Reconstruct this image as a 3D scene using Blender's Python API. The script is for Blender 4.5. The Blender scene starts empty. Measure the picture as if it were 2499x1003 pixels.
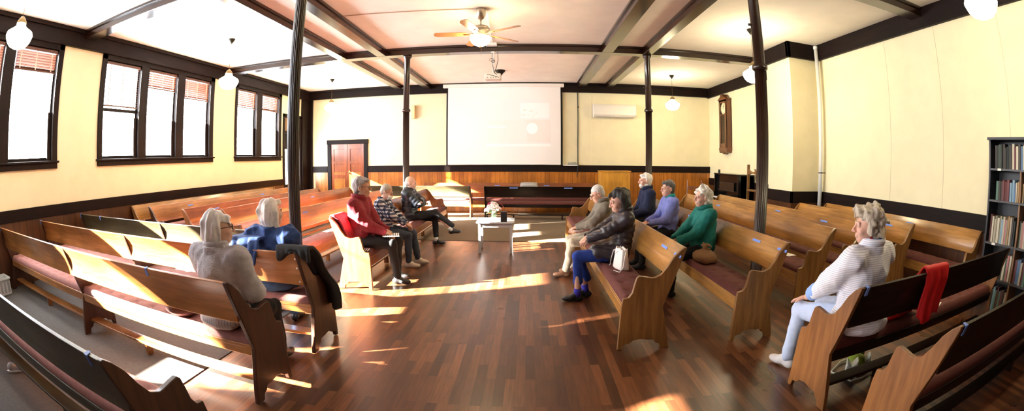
import bpy, bmesh, math, random
import numpy as np
from mathutils import Vector, Matrix
PI = math.pi
S = bpy.context.scene
COL = S.collection
# ---------------------------------------------------------------- camera (fisheye lens), world, sun, exposure
cam = bpy.data.cameras.new('camera')
cam.type = 'PANO'; cam.panorama_type = 'FISHEYE_LENS_POLYNOMIAL'
cam.sensor_fit = 'HORIZONTAL'; cam.sensor_width = 36.0; cam.sensor_height = 36.0*1003/2499
cam.fisheye_fov = math.radians(175)
cam.fisheye_polynomial_k0 = 0.0
cam.fisheye_polynomial_k1 = -0.06726992452807187
cam.fisheye_polynomial_k2 = -0.00010076025911190803
cam.fisheye_polynomial_k3 = 1.7742849160492943e-05
cam.fisheye_polynomial_k4 = -8.895840835165223e-07
cam.shift_x = 0.001248298783336474
cam.shift_y = -0.04325326697873101
cam.clip_start = 0.05
co = bpy.data.objects.new('camera', cam); COL.objects.link(co)
co.matrix_world = Matrix.Translation((0, 0, 1.65)) @ Matrix.Rotation(0.03825992733739671, 4, 'Z') @ Matrix.Rotation(PI/2-0.0673597593953773, 4, 'X')
S.camera = co
S.view_settings.view_transform = 'Standard'
S.view_settings.look = 'None'
S.view_settings.gamma = 1.0
S.view_settings.use_curve_mapping = False
S.view_settings.exposure = 2.95
S.cycles.max_bounces = 8
S.cycles.diffuse_bounces = 5
S.cycles.glossy_bounces = 3
S.cycles.transparent_max_bounces = 12
S.cycles.sample_clamp_indirect = 12
W = bpy.data.worlds.new('sky'); S.world = W; W.use_nodes = True
bg = W.node_tree.nodes['Background']; bg.inputs[0].default_value = (0.86, 0.93, 1.0, 1); bg.inputs[1].default_value = 6.0
sl = bpy.data.lights.new('sun', 'SUN'); sl.energy = 52.0; sl.angle = math.radians(0.7); sl.color = (1.0, 0.91, 0.78)
so = bpy.data.objects.new('sun', sl); COL.objects.link(so)
_az, _el = math.radians(20.5), math.radians(21.4)
SUN_DIR = Vector((math.cos(_az)*math.cos(_el), math.sin(_az)*math.cos(_el), -math.sin(_el)))
so.rotation_euler = SUN_DIR.to_track_quat('-Z', 'Y').to_euler(); so.location = (-20, -8, 10)
H = 4.02; XL = -7.42; XR = 5.86; YF = 12.98; YN = -5.0
# (y0, y1, list of sash openings) of the left wall's window groups
WINS = [(-3.97, -0.45, [(-3.85, -2.90), (-2.67, -1.77), (-1.52, -0.62)]),  # unseen group; blinds added shut, with a top slit to shape a sun streak
        (0.05, 3.57, [(0.17, 1.12), (1.35, 2.25), (2.49, 3.45)]),
        (4.53, 8.05, [(4.65, 5.60), (5.83, 6.73), (6.98, 7.90)]),
        (8.94, 11.25, [(9.03, 9.92), (10.19, 11.10)])]
ZS, ZT = 1.82, 3.62
for a, b, sas in WINS:
    pl = bpy.data.lights.new('window_portal', 'AREA'); pl.shape = 'RECTANGLE'; pl.size = ZT-ZS; pl.size_y = b-a
    pl.cycles.is_portal = True
    po = bpy.data.objects.new('window_portal', pl); COL.objects.link(po)
    po.location = (XL-0.25, (a+b)/2, (ZS+ZT)/2); po.rotation_euler = (0, -PI/2, 0)

# ---------------------------------------------------------------- helpers
def new_obj(name, me, parent=None, loc=None, rz=0.0):
    o = bpy.data.objects.new(name, me); COL.objects.link(o)
    if parent is not None: o.parent = parent
    if loc is not None: o.location = loc
    if rz: o.rotation_euler = (0, 0, rz)
    return o
def tag(o, label=None, cat=None, group=None, kind=None):
    if label: o['label'] = label
    if cat: o['category'] = cat
    if group: o['group'] = group
    if kind: o['kind'] = kind
    return o
def thing(name, label, cat, loc=(0, 0, 0), rz=0.0, group=None):
    return tag(new_obj(name, None, None, loc, rz), label, cat, group)
class MB:
    def __init__(s): s.v = []; s.f = []; s.m = []
    def add(s, vs, fs, mi=0):
        n = len(s.v); s.v += [tuple(v) for v in vs]; s.f += [tuple(i+n for i in f) for f in fs]; s.m += [mi]*len(fs); return s
    def box(s, x0, x1, y0, y1, z0, z1, mi=0, M=None):
        vs = [Vector((x, y, z)) for z in (z0, z1) for y in (y0, y1) for x in (x0, x1)]
        if M is not None: vs = [M @ v for v in vs]
        return s.add(vs, [(0, 2, 3, 1), (4, 5, 7, 6), (0, 1, 5, 4), (2, 6, 7, 3), (0, 4, 6, 2), (1, 3, 7, 5)], mi)
    def tube(s, pts, r, n=10, mi=0, caps=True):
        pts = [Vector(p) for p in pts]; rs = r if isinstance(r, (list, tuple)) else [r]*len(pts)
        ring = []; up = None
        for i, p in enumerate(pts):
            d = (pts[min(i+1, len(pts)-1)]-pts[max(i-1, 0)]).normalized()
            if up is None: up = Vector((0, 0, 1)) if abs(d.z) < 0.9 else Vector((1, 0, 0))
            a = d.cross(up).normalized(); b = a.cross(d).normalized(); up = b
            ring.append([p+(a*math.cos(2*PI*k/n)+b*math.sin(2*PI*k/n))*rs[i] for k in range(n)])
        vs = [v for r_ in ring for v in r_]
        fs = [(i*n+k, i*n+(k+1) % n, (i+1)*n+(k+1) % n, (i+1)*n+k) for i in range(len(pts)-1) for k in range(n)]
        if caps: fs += [tuple(reversed(range(n))), tuple((len(pts)-1)*n+k for k in range(n))]
        return s.add(vs, fs, mi)
    def lathe(s, prof, c=(0, 0, 0), n=24, mi=0, flute=0, nf=0):
        vs = []
        for r, z in prof:
            for k in range(n):
                rr = r
                if flute and r > 0: rr = r-flute*(0.5+0.5*math.cos(nf*2*PI*k/n))
                vs.append((c[0]+rr*math.cos(2*PI*k/n), c[1]+rr*math.sin(2*PI*k/n), c[2]+z))
        fs = [(i*n+k, i*n+(k+1) % n, (i+1)*n+(k+1) % n, (i+1)*n+k) for i in range(len(prof)-1) for k in range(n)]
        fs += [tuple(reversed(range(n))), tuple((len(prof)-1)*n+k for k in range(n))]
        return s.add(vs, fs, mi)
    def prism(s, poly, x0, x1, mi=0, axis='x', M=None):
        n = len(poly)
        def P(u, v, w): return {'x': (w, u, v), 'y': (u, w, v), 'z': (u, v, w)}[axis]
        vs = [P(u, v, x0) for u, v in poly]+[P(u, v, x1) for u, v in poly]
        if M is not None: vs = [M @ Vector(v) for v in vs]
        fs = [tuple(range(n)), tuple(reversed(range(n, 2*n)))]+[((k+1) % n, k, n+k, n+(k+1) % n) for k in range(n)]
        return s.add(vs, fs, mi)
    def build(s, name, mats, parent=None, smooth=False, bevel=0, loc=None, rz=0.0, seg=2):
        me = bpy.data.meshes.new(name); me.from_pydata(s.v, [], s.f)
        for m in (mats if isinstance(mats, (list, tuple)) else [mats]): me.materials.append(m)
        for p, mi in zip(me.polygons, s.m): p.material_index = mi
        b = bmesh.new(); b.from_mesh(me); bmesh.ops.recalc_face_normals(b, faces=b.faces); b.to_mesh(me); b.free()
        if smooth: me.shade_smooth()
        o = new_obj(name, me, parent, loc, rz)
        if bevel:
            md = o.modifiers.new('b', 'BEVEL'); md.width = bevel; md.segments = seg; md.limit_method = 'ANGLE'; md.angle_limit = math.radians(40)
            me.shade_smooth(); md.harden_normals = True
        return o
# ---- materials
def nodes(name):
    m = bpy.data.materials.new(name); m.use_nodes = True; nt = m.node_tree
    return m, nt, nt.nodes['Principled BSDF']
def N(nt, t, **kw):
    n = nt.nodes.new(t)
    for k, v in kw.items():
        if k in n.inputs.keys(): n.inputs[k].default_value = v
        else: setattr(n, k, v)
    return n
def ramp(nt, stops):
    r = nt.nodes.new('ShaderNodeValToRGB'); e = r.color_ramp.elements
    while len(e) < len(stops): e.new(0.5)
    for q, (p, c) in zip(e, stops): q.position = p; q.color = (*c, 1)
    return r
def plain(name, c, rough=0.6, metal=0.0, bump=0.0, bscale=60, emit=0.0, var=0.0, spec=0.5):
    m, nt, p = nodes(name); p.inputs['Base Color'].default_value = (*c, 1); p.inputs['Roughness'].default_value = rough
    p.inputs['Metallic'].default_value = metal; p.inputs['Specular IOR Level'].default_value = spec
    if emit: p.inputs['Emission Color'].default_value = (*c, 1); p.inputs['Emission Strength'].default_value = emit
    if bump or var:
        tc = N(nt, 'ShaderNodeTexCoord'); nz = N(nt, 'ShaderNodeTexNoise', Scale=bscale, Detail=4.0)
        nt.links.new(tc.outputs['Object'], nz.inputs['Vector'])
        if bump:
            b = N(nt, 'ShaderNodeBump', Strength=bump, Distance=0.01); nt.links.new(nz.outputs['Fac'], b.inputs['Height']); nt.links.new(b.outputs['Normal'], p.inputs['Normal'])
        if var:
            n2 = N(nt, 'ShaderNodeTexNoise', Scale=bscale*0.12, Detail=3.0); nt.links.new(tc.outputs['Object'], n2.inputs['Vector'])
            r = ramp(nt, [(0.3, tuple(x*(1-var) for x in c)), (0.7, tuple(min(1, x*(1+var)) for x in c))])
            nt.links.new(n2.outputs['Fac'], r.inputs['Fac']); nt.links.new(r.outputs['Color'], p.inputs['Base Color'])
    return m
def wood(name, c1, c2, axis=0, rough=0.35, scale=1.0, boards=0.0, dark=(0.02, 0.008, 0.004), bax=0, coat=0.0, spec=None):
    """grain runs along object axis; boards: board width, seams across axis bax"""
    m, nt, p = nodes(name); tc = N(nt, 'ShaderNodeTexCoord'); mp = N(nt, 'ShaderNodeMapping')
    sc = [9*scale]*3; sc[axis] = 0.8*scale; mp.inputs['Scale'].default_value = sc
    nt.links.new(tc.outputs['Object'], mp.inputs['Vector'])
    nz = N(nt, 'ShaderNodeTexNoise', Scale=2.2, Detail=8.0, Roughness=0.62, Distortion=0.6); nt.links.new(mp.outputs['Vector'], nz.inputs['Vector'])
    r = ramp(nt, [(0.28, c1), (0.5, tuple((a+b)/2 for a, b in zip(c1, c2))), (0.72, c2)]); nt.links.new(nz.outputs['Fac'], r.inputs['Fac'])
    col = r.outputs['Color']
    big = N(nt, 'ShaderNodeTexNoise', Scale=1.6, Detail=2.0); nt.links.new(tc.outputs['Object'], big.inputs['Vector'])
    rb = ramp(nt, [(0.35, (0.72, 0.68, 0.64)), (0.65, (1.12, 1.1, 1.05))]); nt.links.new(big.outputs['Fac'], rb.inputs['Fac'])
    mx = N(nt, 'ShaderNodeMix', data_type='RGBA', blend_type='MULTIPLY'); mx.inputs[0].default_value = 1.0
    nt.links.new(col, mx.inputs[6]); nt.links.new(rb.outputs['Color'], mx.inputs[7]); col = mx.outputs[2]
    if boards:
        sx = N(nt, 'ShaderNodeSeparateXYZ'); nt.links.new(tc.outputs['Object'], sx.inputs[0])
        dv = N(nt, 'ShaderNodeMath', operation='DIVIDE'); dv.inputs[1].default_value = boards; nt.links.new(sx.outputs[bax], dv.inputs[0])
        fl = N(nt, 'ShaderNodeMath', operation='FLOOR'); nt.links.new(dv.outputs[0], fl.inputs[0])
        wn = N(nt, 'ShaderNodeTexWhiteNoise', noise_dimensions='1D'); nt.links.new(fl.outputs[0], wn.inputs['W'])
        rw = ramp(nt, [(0.0, (0.80, 0.79, 0.78)), (1.0, (1.15, 1.13, 1.10))]); nt.links.new(wn.outputs['Value'], rw.inputs['Fac'])
        m2 = N(nt, 'ShaderNodeMix', data_type='RGBA', blend_type='MULTIPLY'); m2.inputs[0].default_value = 1.0
        nt.links.new(col, m2.inputs[6]); nt.links.new(rw.outputs['Color'], m2.inputs[7])
        fr = N(nt, 'ShaderNodeMath', operation='FRACT'); nt.links.new(dv.outputs[0], fr.inputs[0])
        lt = N(nt, 'ShaderNodeMath', operation='LESS_THAN'); lt.inputs[1].default_value = 0.05; nt.links.new(fr.outputs[0], lt.inputs[0])
        m3 = N(nt, 'ShaderNodeMix', data_type='RGBA'); nt.links.new(lt.outputs[0], m3.inputs[0]); nt.links.new(m2.outputs[2], m3.inputs[6]); m3.inputs[7].default_value = (*dark, 1)
        col = m3.outputs[2]
    nt.links.new(col, p.inputs['Base Color']); p.inputs['Roughness'].default_value = rough
    p.inputs['Specular IOR Level'].default_value = spec if spec is not None else (0.18 if max(c2) < 0.02 else 0.5); p.inputs['Coat Weight'].default_value = coat; p.inputs['Coat Roughness'].default_value = 0.15
    b = N(nt, 'ShaderNodeBump', Strength=0.12, Distance=0.004); nt.links.new(nz.outputs['Fac'], b.inputs['Height']); nt.links.new(b.outputs['Normal'], p.inputs['Normal'])
    return m
def emis(name, c, s):
    m = bpy.data.materials.new(name); m.use_nodes = True; nt = m.node_tree; nt.nodes.clear()
    e = N(nt, 'ShaderNodeEmission'); e.inputs[0].default_value = (*c, 1); e.inputs[1].default_value = s
    o = N(nt, 'ShaderNodeOutputMaterial'); nt.links.new(e.outputs[0], o.inputs[0]); return m
def glassm(name, tint=(1, 1, 1), fac=0.06, rough=0.02):
    m = bpy.data.materials.new(name); m.use_nodes = True; nt = m.node_tree; nt.nodes.clear()
    t = N(nt, 'ShaderNodeBsdfTransparent'); t.inputs[0].default_value = (*tint, 1)
    g = N(nt, 'ShaderNodeBsdfGlossy'); g.inputs['Roughness'].default_value = rough
    x = N(nt, 'ShaderNodeMixShader'); x.inputs[0].default_value = fac; o = N(nt, 'ShaderNodeOutputMaterial')
    nt.links.new(t.outputs[0], x.inputs[1]); nt.links.new(g.outputs[0], x.inputs[2]); nt.links.new(x.outputs[0], o.inputs[0]); return m
DK = (0.012, 0.0045, 0.003)
M = {
 'dark': wood('dark_stained_wood', (0.004, 0.0016, 0.0014), (0.014, 0.005, 0.004), 1, 0.55),
 'darkx': wood('dark_stained_wood_cross', (0.004, 0.0016, 0.0014), (0.014, 0.005, 0.004), 0, 0.55),
 'beamy': wood('beam_wood', (0.008, 0.0028, 0.0016), (0.034, 0.011, 0.005), 1, 0.22, coat=0.6),
 'beamx': wood('beam_wood_cross', (0.008, 0.0028, 0.0016), (0.034, 0.011, 0.005), 0, 0.22, coat=0.6),
 'colm': wood('column_paint', (0.012, 0.005, 0.003), (0.042, 0.017, 0.009), 2, 0.28, coat=0.5),
 'winf': wood('window_wood', (0.007, 0.004, 0.0035), (0.018, 0.010, 0.008), 2, 0.55),
 'slat': plain('blind_slat_brown', (0.10, 0.035, 0.018), 0.5),
 'wallc': plain('cream_wall_paint', (0.87, 0.79, 0.54), 0.7, bump=0.05, bscale=30, var=0.03),
 'ceil': plain('ceiling_plaster', (0.86, 0.81, 0.755), 0.8, bump=0.08, bscale=20, var=0.04),
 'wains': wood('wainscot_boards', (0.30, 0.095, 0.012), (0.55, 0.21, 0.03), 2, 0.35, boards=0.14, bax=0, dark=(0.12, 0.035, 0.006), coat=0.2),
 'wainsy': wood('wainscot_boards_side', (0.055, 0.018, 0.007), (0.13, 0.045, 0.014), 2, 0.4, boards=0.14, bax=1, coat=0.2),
 'white': plain('white_paint', (0.8, 0.8, 0.8), 0.4), 'black': plain('black_matte', (0.008, 0.008, 0.009), 0.5),
 'screen': plain('projection_screen_white', (0.88, 0.85, 0.83), 0.9),
 'glass': glassm('window_glass'),
 'globe': emis('lit_milk_glass', (1.0, 0.86, 0.55), 9.0),
 'brass': plain('aged_brass', (0.20, 0.13, 0.06), 0.35, 0.9), 'iron': plain('dark_iron', (0.02, 0.016, 0.012), 0.4, 0.6),
 'nickel': plain('brushed_nickel', (0.45, 0.40, 0.32), 0.3, 0.9),
 'paper': plain('white_paper', (0.82, 0.80, 0.76), 0.8),
 'tape': plain('blue_painters_tape', (0.16, 0.28, 0.75), 0.6),
 'cush': plain('maroon_cushion', (0.115, 0.027, 0.021), 0.85, bump=0.3, bscale=180, var=0.12),
 'cushl': plain('sunlit_red_cushion', (0.34, 0.15, 0.135), 0.85, bump=0.3, bscale=180, var=0.12),  # paler red: sunlight on the left cushions is put into the colour
 'btn': plain('cushion_button', (0.06, 0.015, 0.012), 0.8),
}
BW = {  # bench woods: (along x, end panels)
 'gold': (wood('golden_pew_wood', (0.23, 0.10, 0.020), (0.54, 0.27, 0.068), 0, 0.3, coat=0.35), wood('golden_pew_end', (0.14, 0.064, 0.018), (0.34, 0.165, 0.05), 2, 0.4, coat=0.15)),
 'orange': (wood('orange_pew_wood', (0.26, 0.095, 0.020), (0.52, 0.23, 0.075), 0, 0.32, coat=0.3), wood('shade_dark_pew_end', (0.028, 0.009, 0.004), (0.08, 0.026, 0.010), 2, 0.4, coat=0.15)),  # end panels carry the shade of their window-averted side in their colour
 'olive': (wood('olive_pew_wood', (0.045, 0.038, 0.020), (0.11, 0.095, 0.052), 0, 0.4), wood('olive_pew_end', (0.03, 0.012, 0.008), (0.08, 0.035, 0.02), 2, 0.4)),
 'red': (wood('reddish_pew_wood', (0.16, 0.040, 0.012), (0.33, 0.11, 0.032), 0, 0.32, coat=0.3), wood('reddish_pew_end', (0.15, 0.045, 0.012), (0.32, 0.12, 0.032), 2, 0.35, coat=0.3)),
 'shade': (wood('shade_black_pew_wood', (0.012, 0.005, 0.003), (0.035, 0.013, 0.007), 0, 0.45, spec=0.2), wood('warm_pew_end', (0.17, 0.065, 0.018), (0.36, 0.155, 0.045), 2, 0.38, coat=0.15)),  # boards near black: the shade on their rear faces is put into the wood
 'dark': (wood('dark_pew_wood', (0.004, 0.002, 0.0015), (0.014, 0.005, 0.003), 0, 0.4), wood('dark_pew_end', (0.004, 0.002, 0.0015), (0.014, 0.005, 0.003), 2, 0.35)),
}
# ---------------------------------------------------------------- the room
def struct(o, label=None): return tag(o, label, None, None, 'structure')
def floor_mat():
    m, nt, p = nodes('strip_wood_floor'); tc = N(nt, 'ShaderNodeTexCoord')
    sx = N(nt, 'ShaderNodeSeparateXYZ'); nt.links.new(tc.outputs['Object'], sx.inputs[0]); cb = N(nt, 'ShaderNodeCombineXYZ')
    nt.links.new(sx.outputs[1], cb.inputs[0]); nt.links.new(sx.outputs[0], cb.inputs[1])
    br = N(nt, 'ShaderNodeTexBrick', Scale=1.0); br.offset = 0.37; br.offset_frequency = 2; br.squash = 1
    br.inputs['Brick Width'].default_value = 0.62; br.inputs['Row Height'].default_value = 0.075; br.inputs['Mortar Size'].default_value = 0.0012
    br.inputs['Color1'].default_value = (0.0, 0.0, 0.0, 1); br.inputs['Color2'].default_value = (1, 1, 1, 1); br.inputs['Mortar'].default_value = (0.1, 0.1, 0.1, 1)
    nt.links.new(cb.outputs[0], br.inputs['Vector'])
    r = ramp(nt, [(0.0, (0.050, 0.018, 0.008)), (0.5, (0.105, 0.038, 0.016)), (1.0, (0.19, 0.073, 0.030))]); nt.links.new(br.outputs['Color'], r.inputs['Fac'])
    mp = N(nt, 'ShaderNodeMapping'); mp.inputs['Scale'].default_value = (14, 1.2, 1); nt.links.new(tc.outputs['Object'], mp.inputs[0])
    nz = N(nt, 'ShaderNodeTexNoise', Scale=3.0, Detail=6.0); nt.links.new(mp.outputs[0], nz.inputs['Vector'])
    r2 = ramp(nt, [(0.3, (0.7, 0.7, 0.7)), (0.7, (1.25, 1.2, 1.15))]); nt.links.new(nz.outputs['Fac'], r2.inputs['Fac'])
    mx = N(nt, 'ShaderNodeMix', data_type='RGBA', blend_type='MULTIPLY'); mx.inputs[0].default_value = 1
    nt.links.new(r.outputs[0], mx.inputs[6]); nt.links.new(r2.outputs[0], mx.inputs[7])
    nt.links.new(mx.outputs[2], p.inputs['Base Color'])
    n3 = N(nt, 'ShaderNodeTexNoise', Scale=1.3, Detail=3.0); nt.links.new(tc.outputs['Object'], n3.inputs['Vector'])
    rr = N(nt, 'ShaderNodeMapRange'); rr.inputs[3].default_value = 0.2; rr.inputs[4].default_value = 0.42; nt.links.new(n3.outputs['Fac'], rr.inputs[0]); nt.links.new(rr.outputs[0], p.inputs['Roughness'])
    b = N(nt, 'ShaderNodeBump', Strength=0.25, Distance=0.002); nt.links.new(br.outputs['Fac'], b.inputs['Height']); b.invert = True; nt.links.new(b.outputs[0], p.inputs['Normal'])
    return m
struct(MB().box(XL-0.3, 6.4, YN-0.3, YF+0.3, -0.2, 0).build('floor', floor_mat()), 'reddish brown strip wood floor')
struct(MB().box(XL-0.3, 6.4, YN-0.3, YF+0.3, H, H+0.2).build('ceiling', M['ceil']), 'cream plaster ceiling')
carp = plain('grey_brown_carpet', (0.095, 0.086, 0.082), 0.95, bump=0.4, bscale=220, var=0.12)
carp2 = plain('tan_carpet', (0.17, 0.125, 0.075), 0.95, bump=0.4, bscale=220, var=0.12)
tag(MB().box(XL+0.03, -2.58, YN+0.1, 8.35, 0.0005, 0.008).build('carpet', carp), 'grey carpet under the pews along the window wall, beside the wood floor', 'carpet')
tag(MB().box(XL+0.03, 4.9, 8.36, YF-0.03, 0.0005, 0.008).build('carpet', carp2), 'tan carpet strip across the far end below the screen', 'carpet')
# left wall with openings
DOOR = (11.42, 12.45, 0.0, 3.05)
mb = MB(); cuts = [(a, b, ZS-0.04, ZT+0.04) for a, b, _ in WINS]+[DOOR]
ys = YN
for a, b, z0, z1 in cuts:
    mb.box(XL-0.2, XL, ys, a+0.06, 0, H); 
    if z0 > 0: mb.box(XL-0.2, XL, a+0.06, b-0.06, 0, z0)
    mb.box(XL-0.2, XL, a+0.06, b-0.06, z1, H); ys = b-0.06
mb.box(XL-0.2, XL, ys, YF, 0, H)
struct(mb.build('wall_left', M['wallc']), 'cream wall with the windows')
struct(MB().box(XL-0.2, 6.2, YF, YF+0.2, 0, H).build('wall_far', M['wallc']), 'cream wall behind the screen')
struct(MB().box(XL-0.2, 6.2, YN-0.2, YN, 0, H).build('wall_near', M['wainsy']))  # unseen end wall; its dark boards are put on to cut fill light
struct(MB().box(XR-0.04, XR, YN, 0.9, 1.12, 3.71).box(XL, XL+0.03, YN, -4.0, 1.13, 3.71).build('trim_0', M['wainsy']))  # unseen dark panels, added behind the camera to soak up fill light
struct(MB().box(XR, XR+0.2, YN, 7.0, 0, H).box(5.1, 6.2, 7.0, 7.9, 0, H).box(6.0, 6.2, 7.9, YF, 0, H).build('wall_right', M['wallc']), 'cream wall with a projecting chimney breast')
# wainscots and rails
k = [0]
def trim(mb_, mat, label=None, **kw):
    k[0] += 1
    return struct(mb_.build('trim_%d' % k[0], mat, **kw), label)
trim(MB().box(-7.1, 6.0, YF-0.03, YF, 0.0, 1.27), M['wains'], 'orange brown board wainscot under the screen')
trim(MB().box(-6.5+1.37, 6.0, YF-0.045, YF, 1.27, 1.475).box(-7.2, -6.62, YF-0.045, YF, 1.27, 1.475), M['darkx'], 'black rail above the far wainscot', bevel=0.005)
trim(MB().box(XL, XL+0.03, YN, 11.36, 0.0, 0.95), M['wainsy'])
trim(MB().box(XL, XL+0.045, YN, 11.36, 0.95, 1.13), M['dark'], 'black rail under the windows', bevel=0.005)
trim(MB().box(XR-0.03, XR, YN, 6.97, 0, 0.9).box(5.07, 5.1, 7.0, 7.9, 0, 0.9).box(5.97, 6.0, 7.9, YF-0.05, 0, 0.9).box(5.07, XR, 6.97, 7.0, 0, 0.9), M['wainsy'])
trim(MB().box(XR-0.045, XR, YN, 6.96, 0.9, 1.12).box(5.055, 5.1, 6.955, 7.9, 0.9, 1.12).box(5.955, 6.0, 7.9, YF-0.05, 0.9, 1.12).box(5.055, XR, 6.955, 7.0, 0.9, 1.12), M['dark'], 'black rail along the right wall', bevel=0.005)
# fascia under the ceiling
trim(MB().box(XL, XL+0.10, YN, YF, 3.71, H).box(XL, XL+0.15, YN, YF, 3.95, H), M['dark'], 'dark fascia above the windows', bevel=0.006)
trim(MB().box(XL, 6.0, YF-0.10, YF, 3.73, H).box(XL, 6.0, YF-0.15, YF, 3.96, H), M['darkx'], 'dark fascia above the screen', bevel=0.006)
trim(MB().box(XR-0.08, XR, YN, 6.95, 3.71, H).box(5.02, 5.1, 6.92, 7.98, 3.71, H).box(5.02, XR, 6.92, 7.0, 3.71, H).box(5.92, 6.0, 7.9, YF, 3.71, H).box(5.1, 6.0, 7.9, 7.98, 3.71, H), M['dark'], 'dark fascia along the right wall', bevel=0.006)
trim(MB().box(XL, 6.0, YN, YN+0.1, 3.71, H), M['darkx'])
# ceiling beams
for y0, y1 in ((-0.65, -0.40), (3.955, 4.20), (8.45, 8.68)):
    trim(MB().box(XL, 5.9, y0, y1, 3.87, H).box(XL, 5.9, y0-0.03, y1+0.03, 3.975, H), M['beamx'], 'dark cross beam on the ceiling', bevel=0.006)
for x0, x1 in ((-4.09, -3.895), (-3.18, -2.98), (1.55, 1.785), (2.44, 2.63)):
    trim(MB().box(x0, x1, YN, YF, 3.872, H-0.001).box(x0-0.03, x1+0.03, YN, YF, 3.976, H-0.001), M['beamy'], 'dark lengthwise beam on the ceiling', bevel=0.006)
# seams of the wall panels
mb = MB()
for x in (2.01, 3.35, 4.70): mb.box(x-0.012, x+0.012, YF-0.006, YF, 1.48, 3.73)
for y in (3.9, 5.6, 7.2, 8.5, 10.1, 1.6, 2.3): mb.box(XL, XL+0.002, y-0.002, y+0.002, 1.13, 1.71)
trim(mb, M['wallc'])
sm = plain('wall_seam', (0.5, 0.38, 0.2), 0.8); mb = MB()
for y in (5.0, 3.82, 2.53): mb.box(XR-0.002, XR, y-0.002, y+0.002, 1.12, 3.71)
trim(mb, sm)
trim(MB().box(-7.42, -7.2, YF-0.08, YF, 0, 3.73).box(XL, XL+0.08, 12.5, YF, 0, 3.73), M['dark'], 'dark corner post beside the glazed door', bevel=0.006)
# columns
def column(x, y, side, ring=True):
    mb = MB()
    mb.lathe([(0.085, 0), (0.085, 0.1), (0.068, 0.14), (0.068, 2.655)], (x, y, 0), 80, flute=0.008, nf=20)
    if not ring: mb.v = []; mb.f = []; mb.m = []; mb.lathe([(0.085, 0), (0.085, 0.1), (0.068, 0.14), (0.066, 3.80), (0.09, 3.83), (0.095, 3.87)], (x, y, 0), 80, flute=0.008, nf=20); return struct(mb.build('column', M['colm'], smooth=True), side)
    mb.lathe([(0.068, 2.655), (0.088, 2.66), (0.092, 2.685), (0.088, 2.71), (0.066, 2.725), (0.062, 3.80), (0.09, 3.83), (0.095, 3.87)], (x, y, 0), 40)
    mb.tube([(x-0.06, y, 3.17), (x-0.10, y, 3.17)], 0.016, 8)
    return struct(mb.build('column', M['colm'], smooth=True), side)
column(-2.52, 4.08, 'fluted dark column left, nearer', False); column(-2.52, 8.56, 'fluted dark column left, farther')
column(2.545, 4.08, 'fluted dark column right, nearer'); column(2.545, 8.56, 'fluted dark column right, farther')
# windows
def blind(parent, y0, y1, z0, z1, x, step, w=0.045, tilt=0.5):
    mb = MB(); mb.box(x-0.03, x+0.03, y0, y1, z1-0.05, z1)
    n = int((z1-0.05-z0)/step)
    for i in range(n):
        z = z1-0.06-step*(i+0.5); R = Matrix.Translation((x, 0, z)) @ Matrix.Rotation(tilt, 4, 'Y')
        mb.box(-w/2, w/2, y0+0.01, y1-0.01, -0.0015, 0.0015, 0, R)
    mb.box(x-0.025, x+0.025, y0+0.01, y1-0.01, z0-0.02, z0+0.005)
    mb.build('blind', M['slat'], parent)
    lad = MB()
    for t in (0.12, 0.5, 0.88):
        yy = y0+(y1-y0)*t; lad.box(x+0.022, x+0.024, yy-0.012, yy+0.012, z0-0.02, z1)
    lad.build('blind_tape', plain('blind_ladder_tape', (0.6, 0.5, 0.42), 0.8), parent)
for wi, (a, b, sas) in enumerate(WINS):
    root = struct(new_obj('window_%d' % (wi+1), None, None, (XL, (a+b)/2, ZS)), 'dark framed sash window group in the left wall'); c = (a+b)/2
    def loc(mb_): 
        mb_.v = [(x-XL, y-c, z-ZS) for x, y, z in mb_.v]; return mb_
    mb = MB()
    mb.box(XL-0.16, XL+0.03, a, sas[0][0], 1.72, 3.72); mb.box(XL-0.16, XL+0.03, sas[-1][1], b, 1.72, 3.72)
    for (p0, p1), (q0, q1) in zip(sas, sas[1:]): mb.box(XL-0.16, XL+0.03, p1, q0, 1.82, 3.62)
    mb.box(XL-0.16, XL+0.03, a, b, 3.62, 3.74)
    loc(mb).build('window_frame', M['winf'], root, bevel=0.006)
    loc(MB().box(XL-0.12, XL+0.07, a-0.03, b+0.03, 1.79, 1.825).box(XL, XL+0.035, a, b, 1.70, 1.79)).build('window_sill', M['winf'], root, bevel=0.008)
    for si, (p, q) in enumerate(sas):
        s = MB(); fx0, fx1 = XL-0.11, XL-0.07
        s.box(fx0, fx1, p, p+0.035, ZS, ZT).box(fx0, fx1, q-0.035, q, ZS, ZT).box(fx0, fx1, p, q, ZS, ZS+0.06).box(fx0, fx1, p, q, ZT-0.05, ZT).box(fx0, fx1+(0.02 if (wi, si) == (2, 0) else -0.02), p, q, 2.69, 2.75 if (wi, si) == (2, 0) else 2.70).box(fx1, fx1+0.035, q-0.085, q, ZS, 2.60)
        loc(s).build('sash', M['winf'], root, bevel=0.003)
        loc(MB().box(XL-0.093, XL-0.088, p+0.03, q-0.03, ZS+0.05, ZT-0.04)).build('window_pane', M['glass'], root)
        low = (wi == 2 and si == 0); zb = {(0, 0): 1.86, (0, 1): 1.86, (0, 2): 1.86, (1, 0): 2.62, (1, 1): 2.56, (2, 2): 3.14, (3, 0): 3.14, (3, 1): 3.16}.get((wi, si), 3.24)
        before = set(root.children)
        if low: blind(root, p+0.02, q-0.02, 2.80, 3.60, XL-0.03, 0.045, 0.04, 0.05)
        else: blind(root, p+0.02, q-0.02, zb, 3.60 if (wi, si) != (0, 2) else 3.44, XL-0.03, 0.047 if (wi, si) in ((2, 1), (3, 0), (3, 1)) else 0.0425, 0.048, -0.75)
        for ch in root.children:
            if ch not in before: loc_me = ch.data; [setattr(v, 'co', v.co-Vector((XL, c, ZS))) for v in loc_me.vertices]
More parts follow.
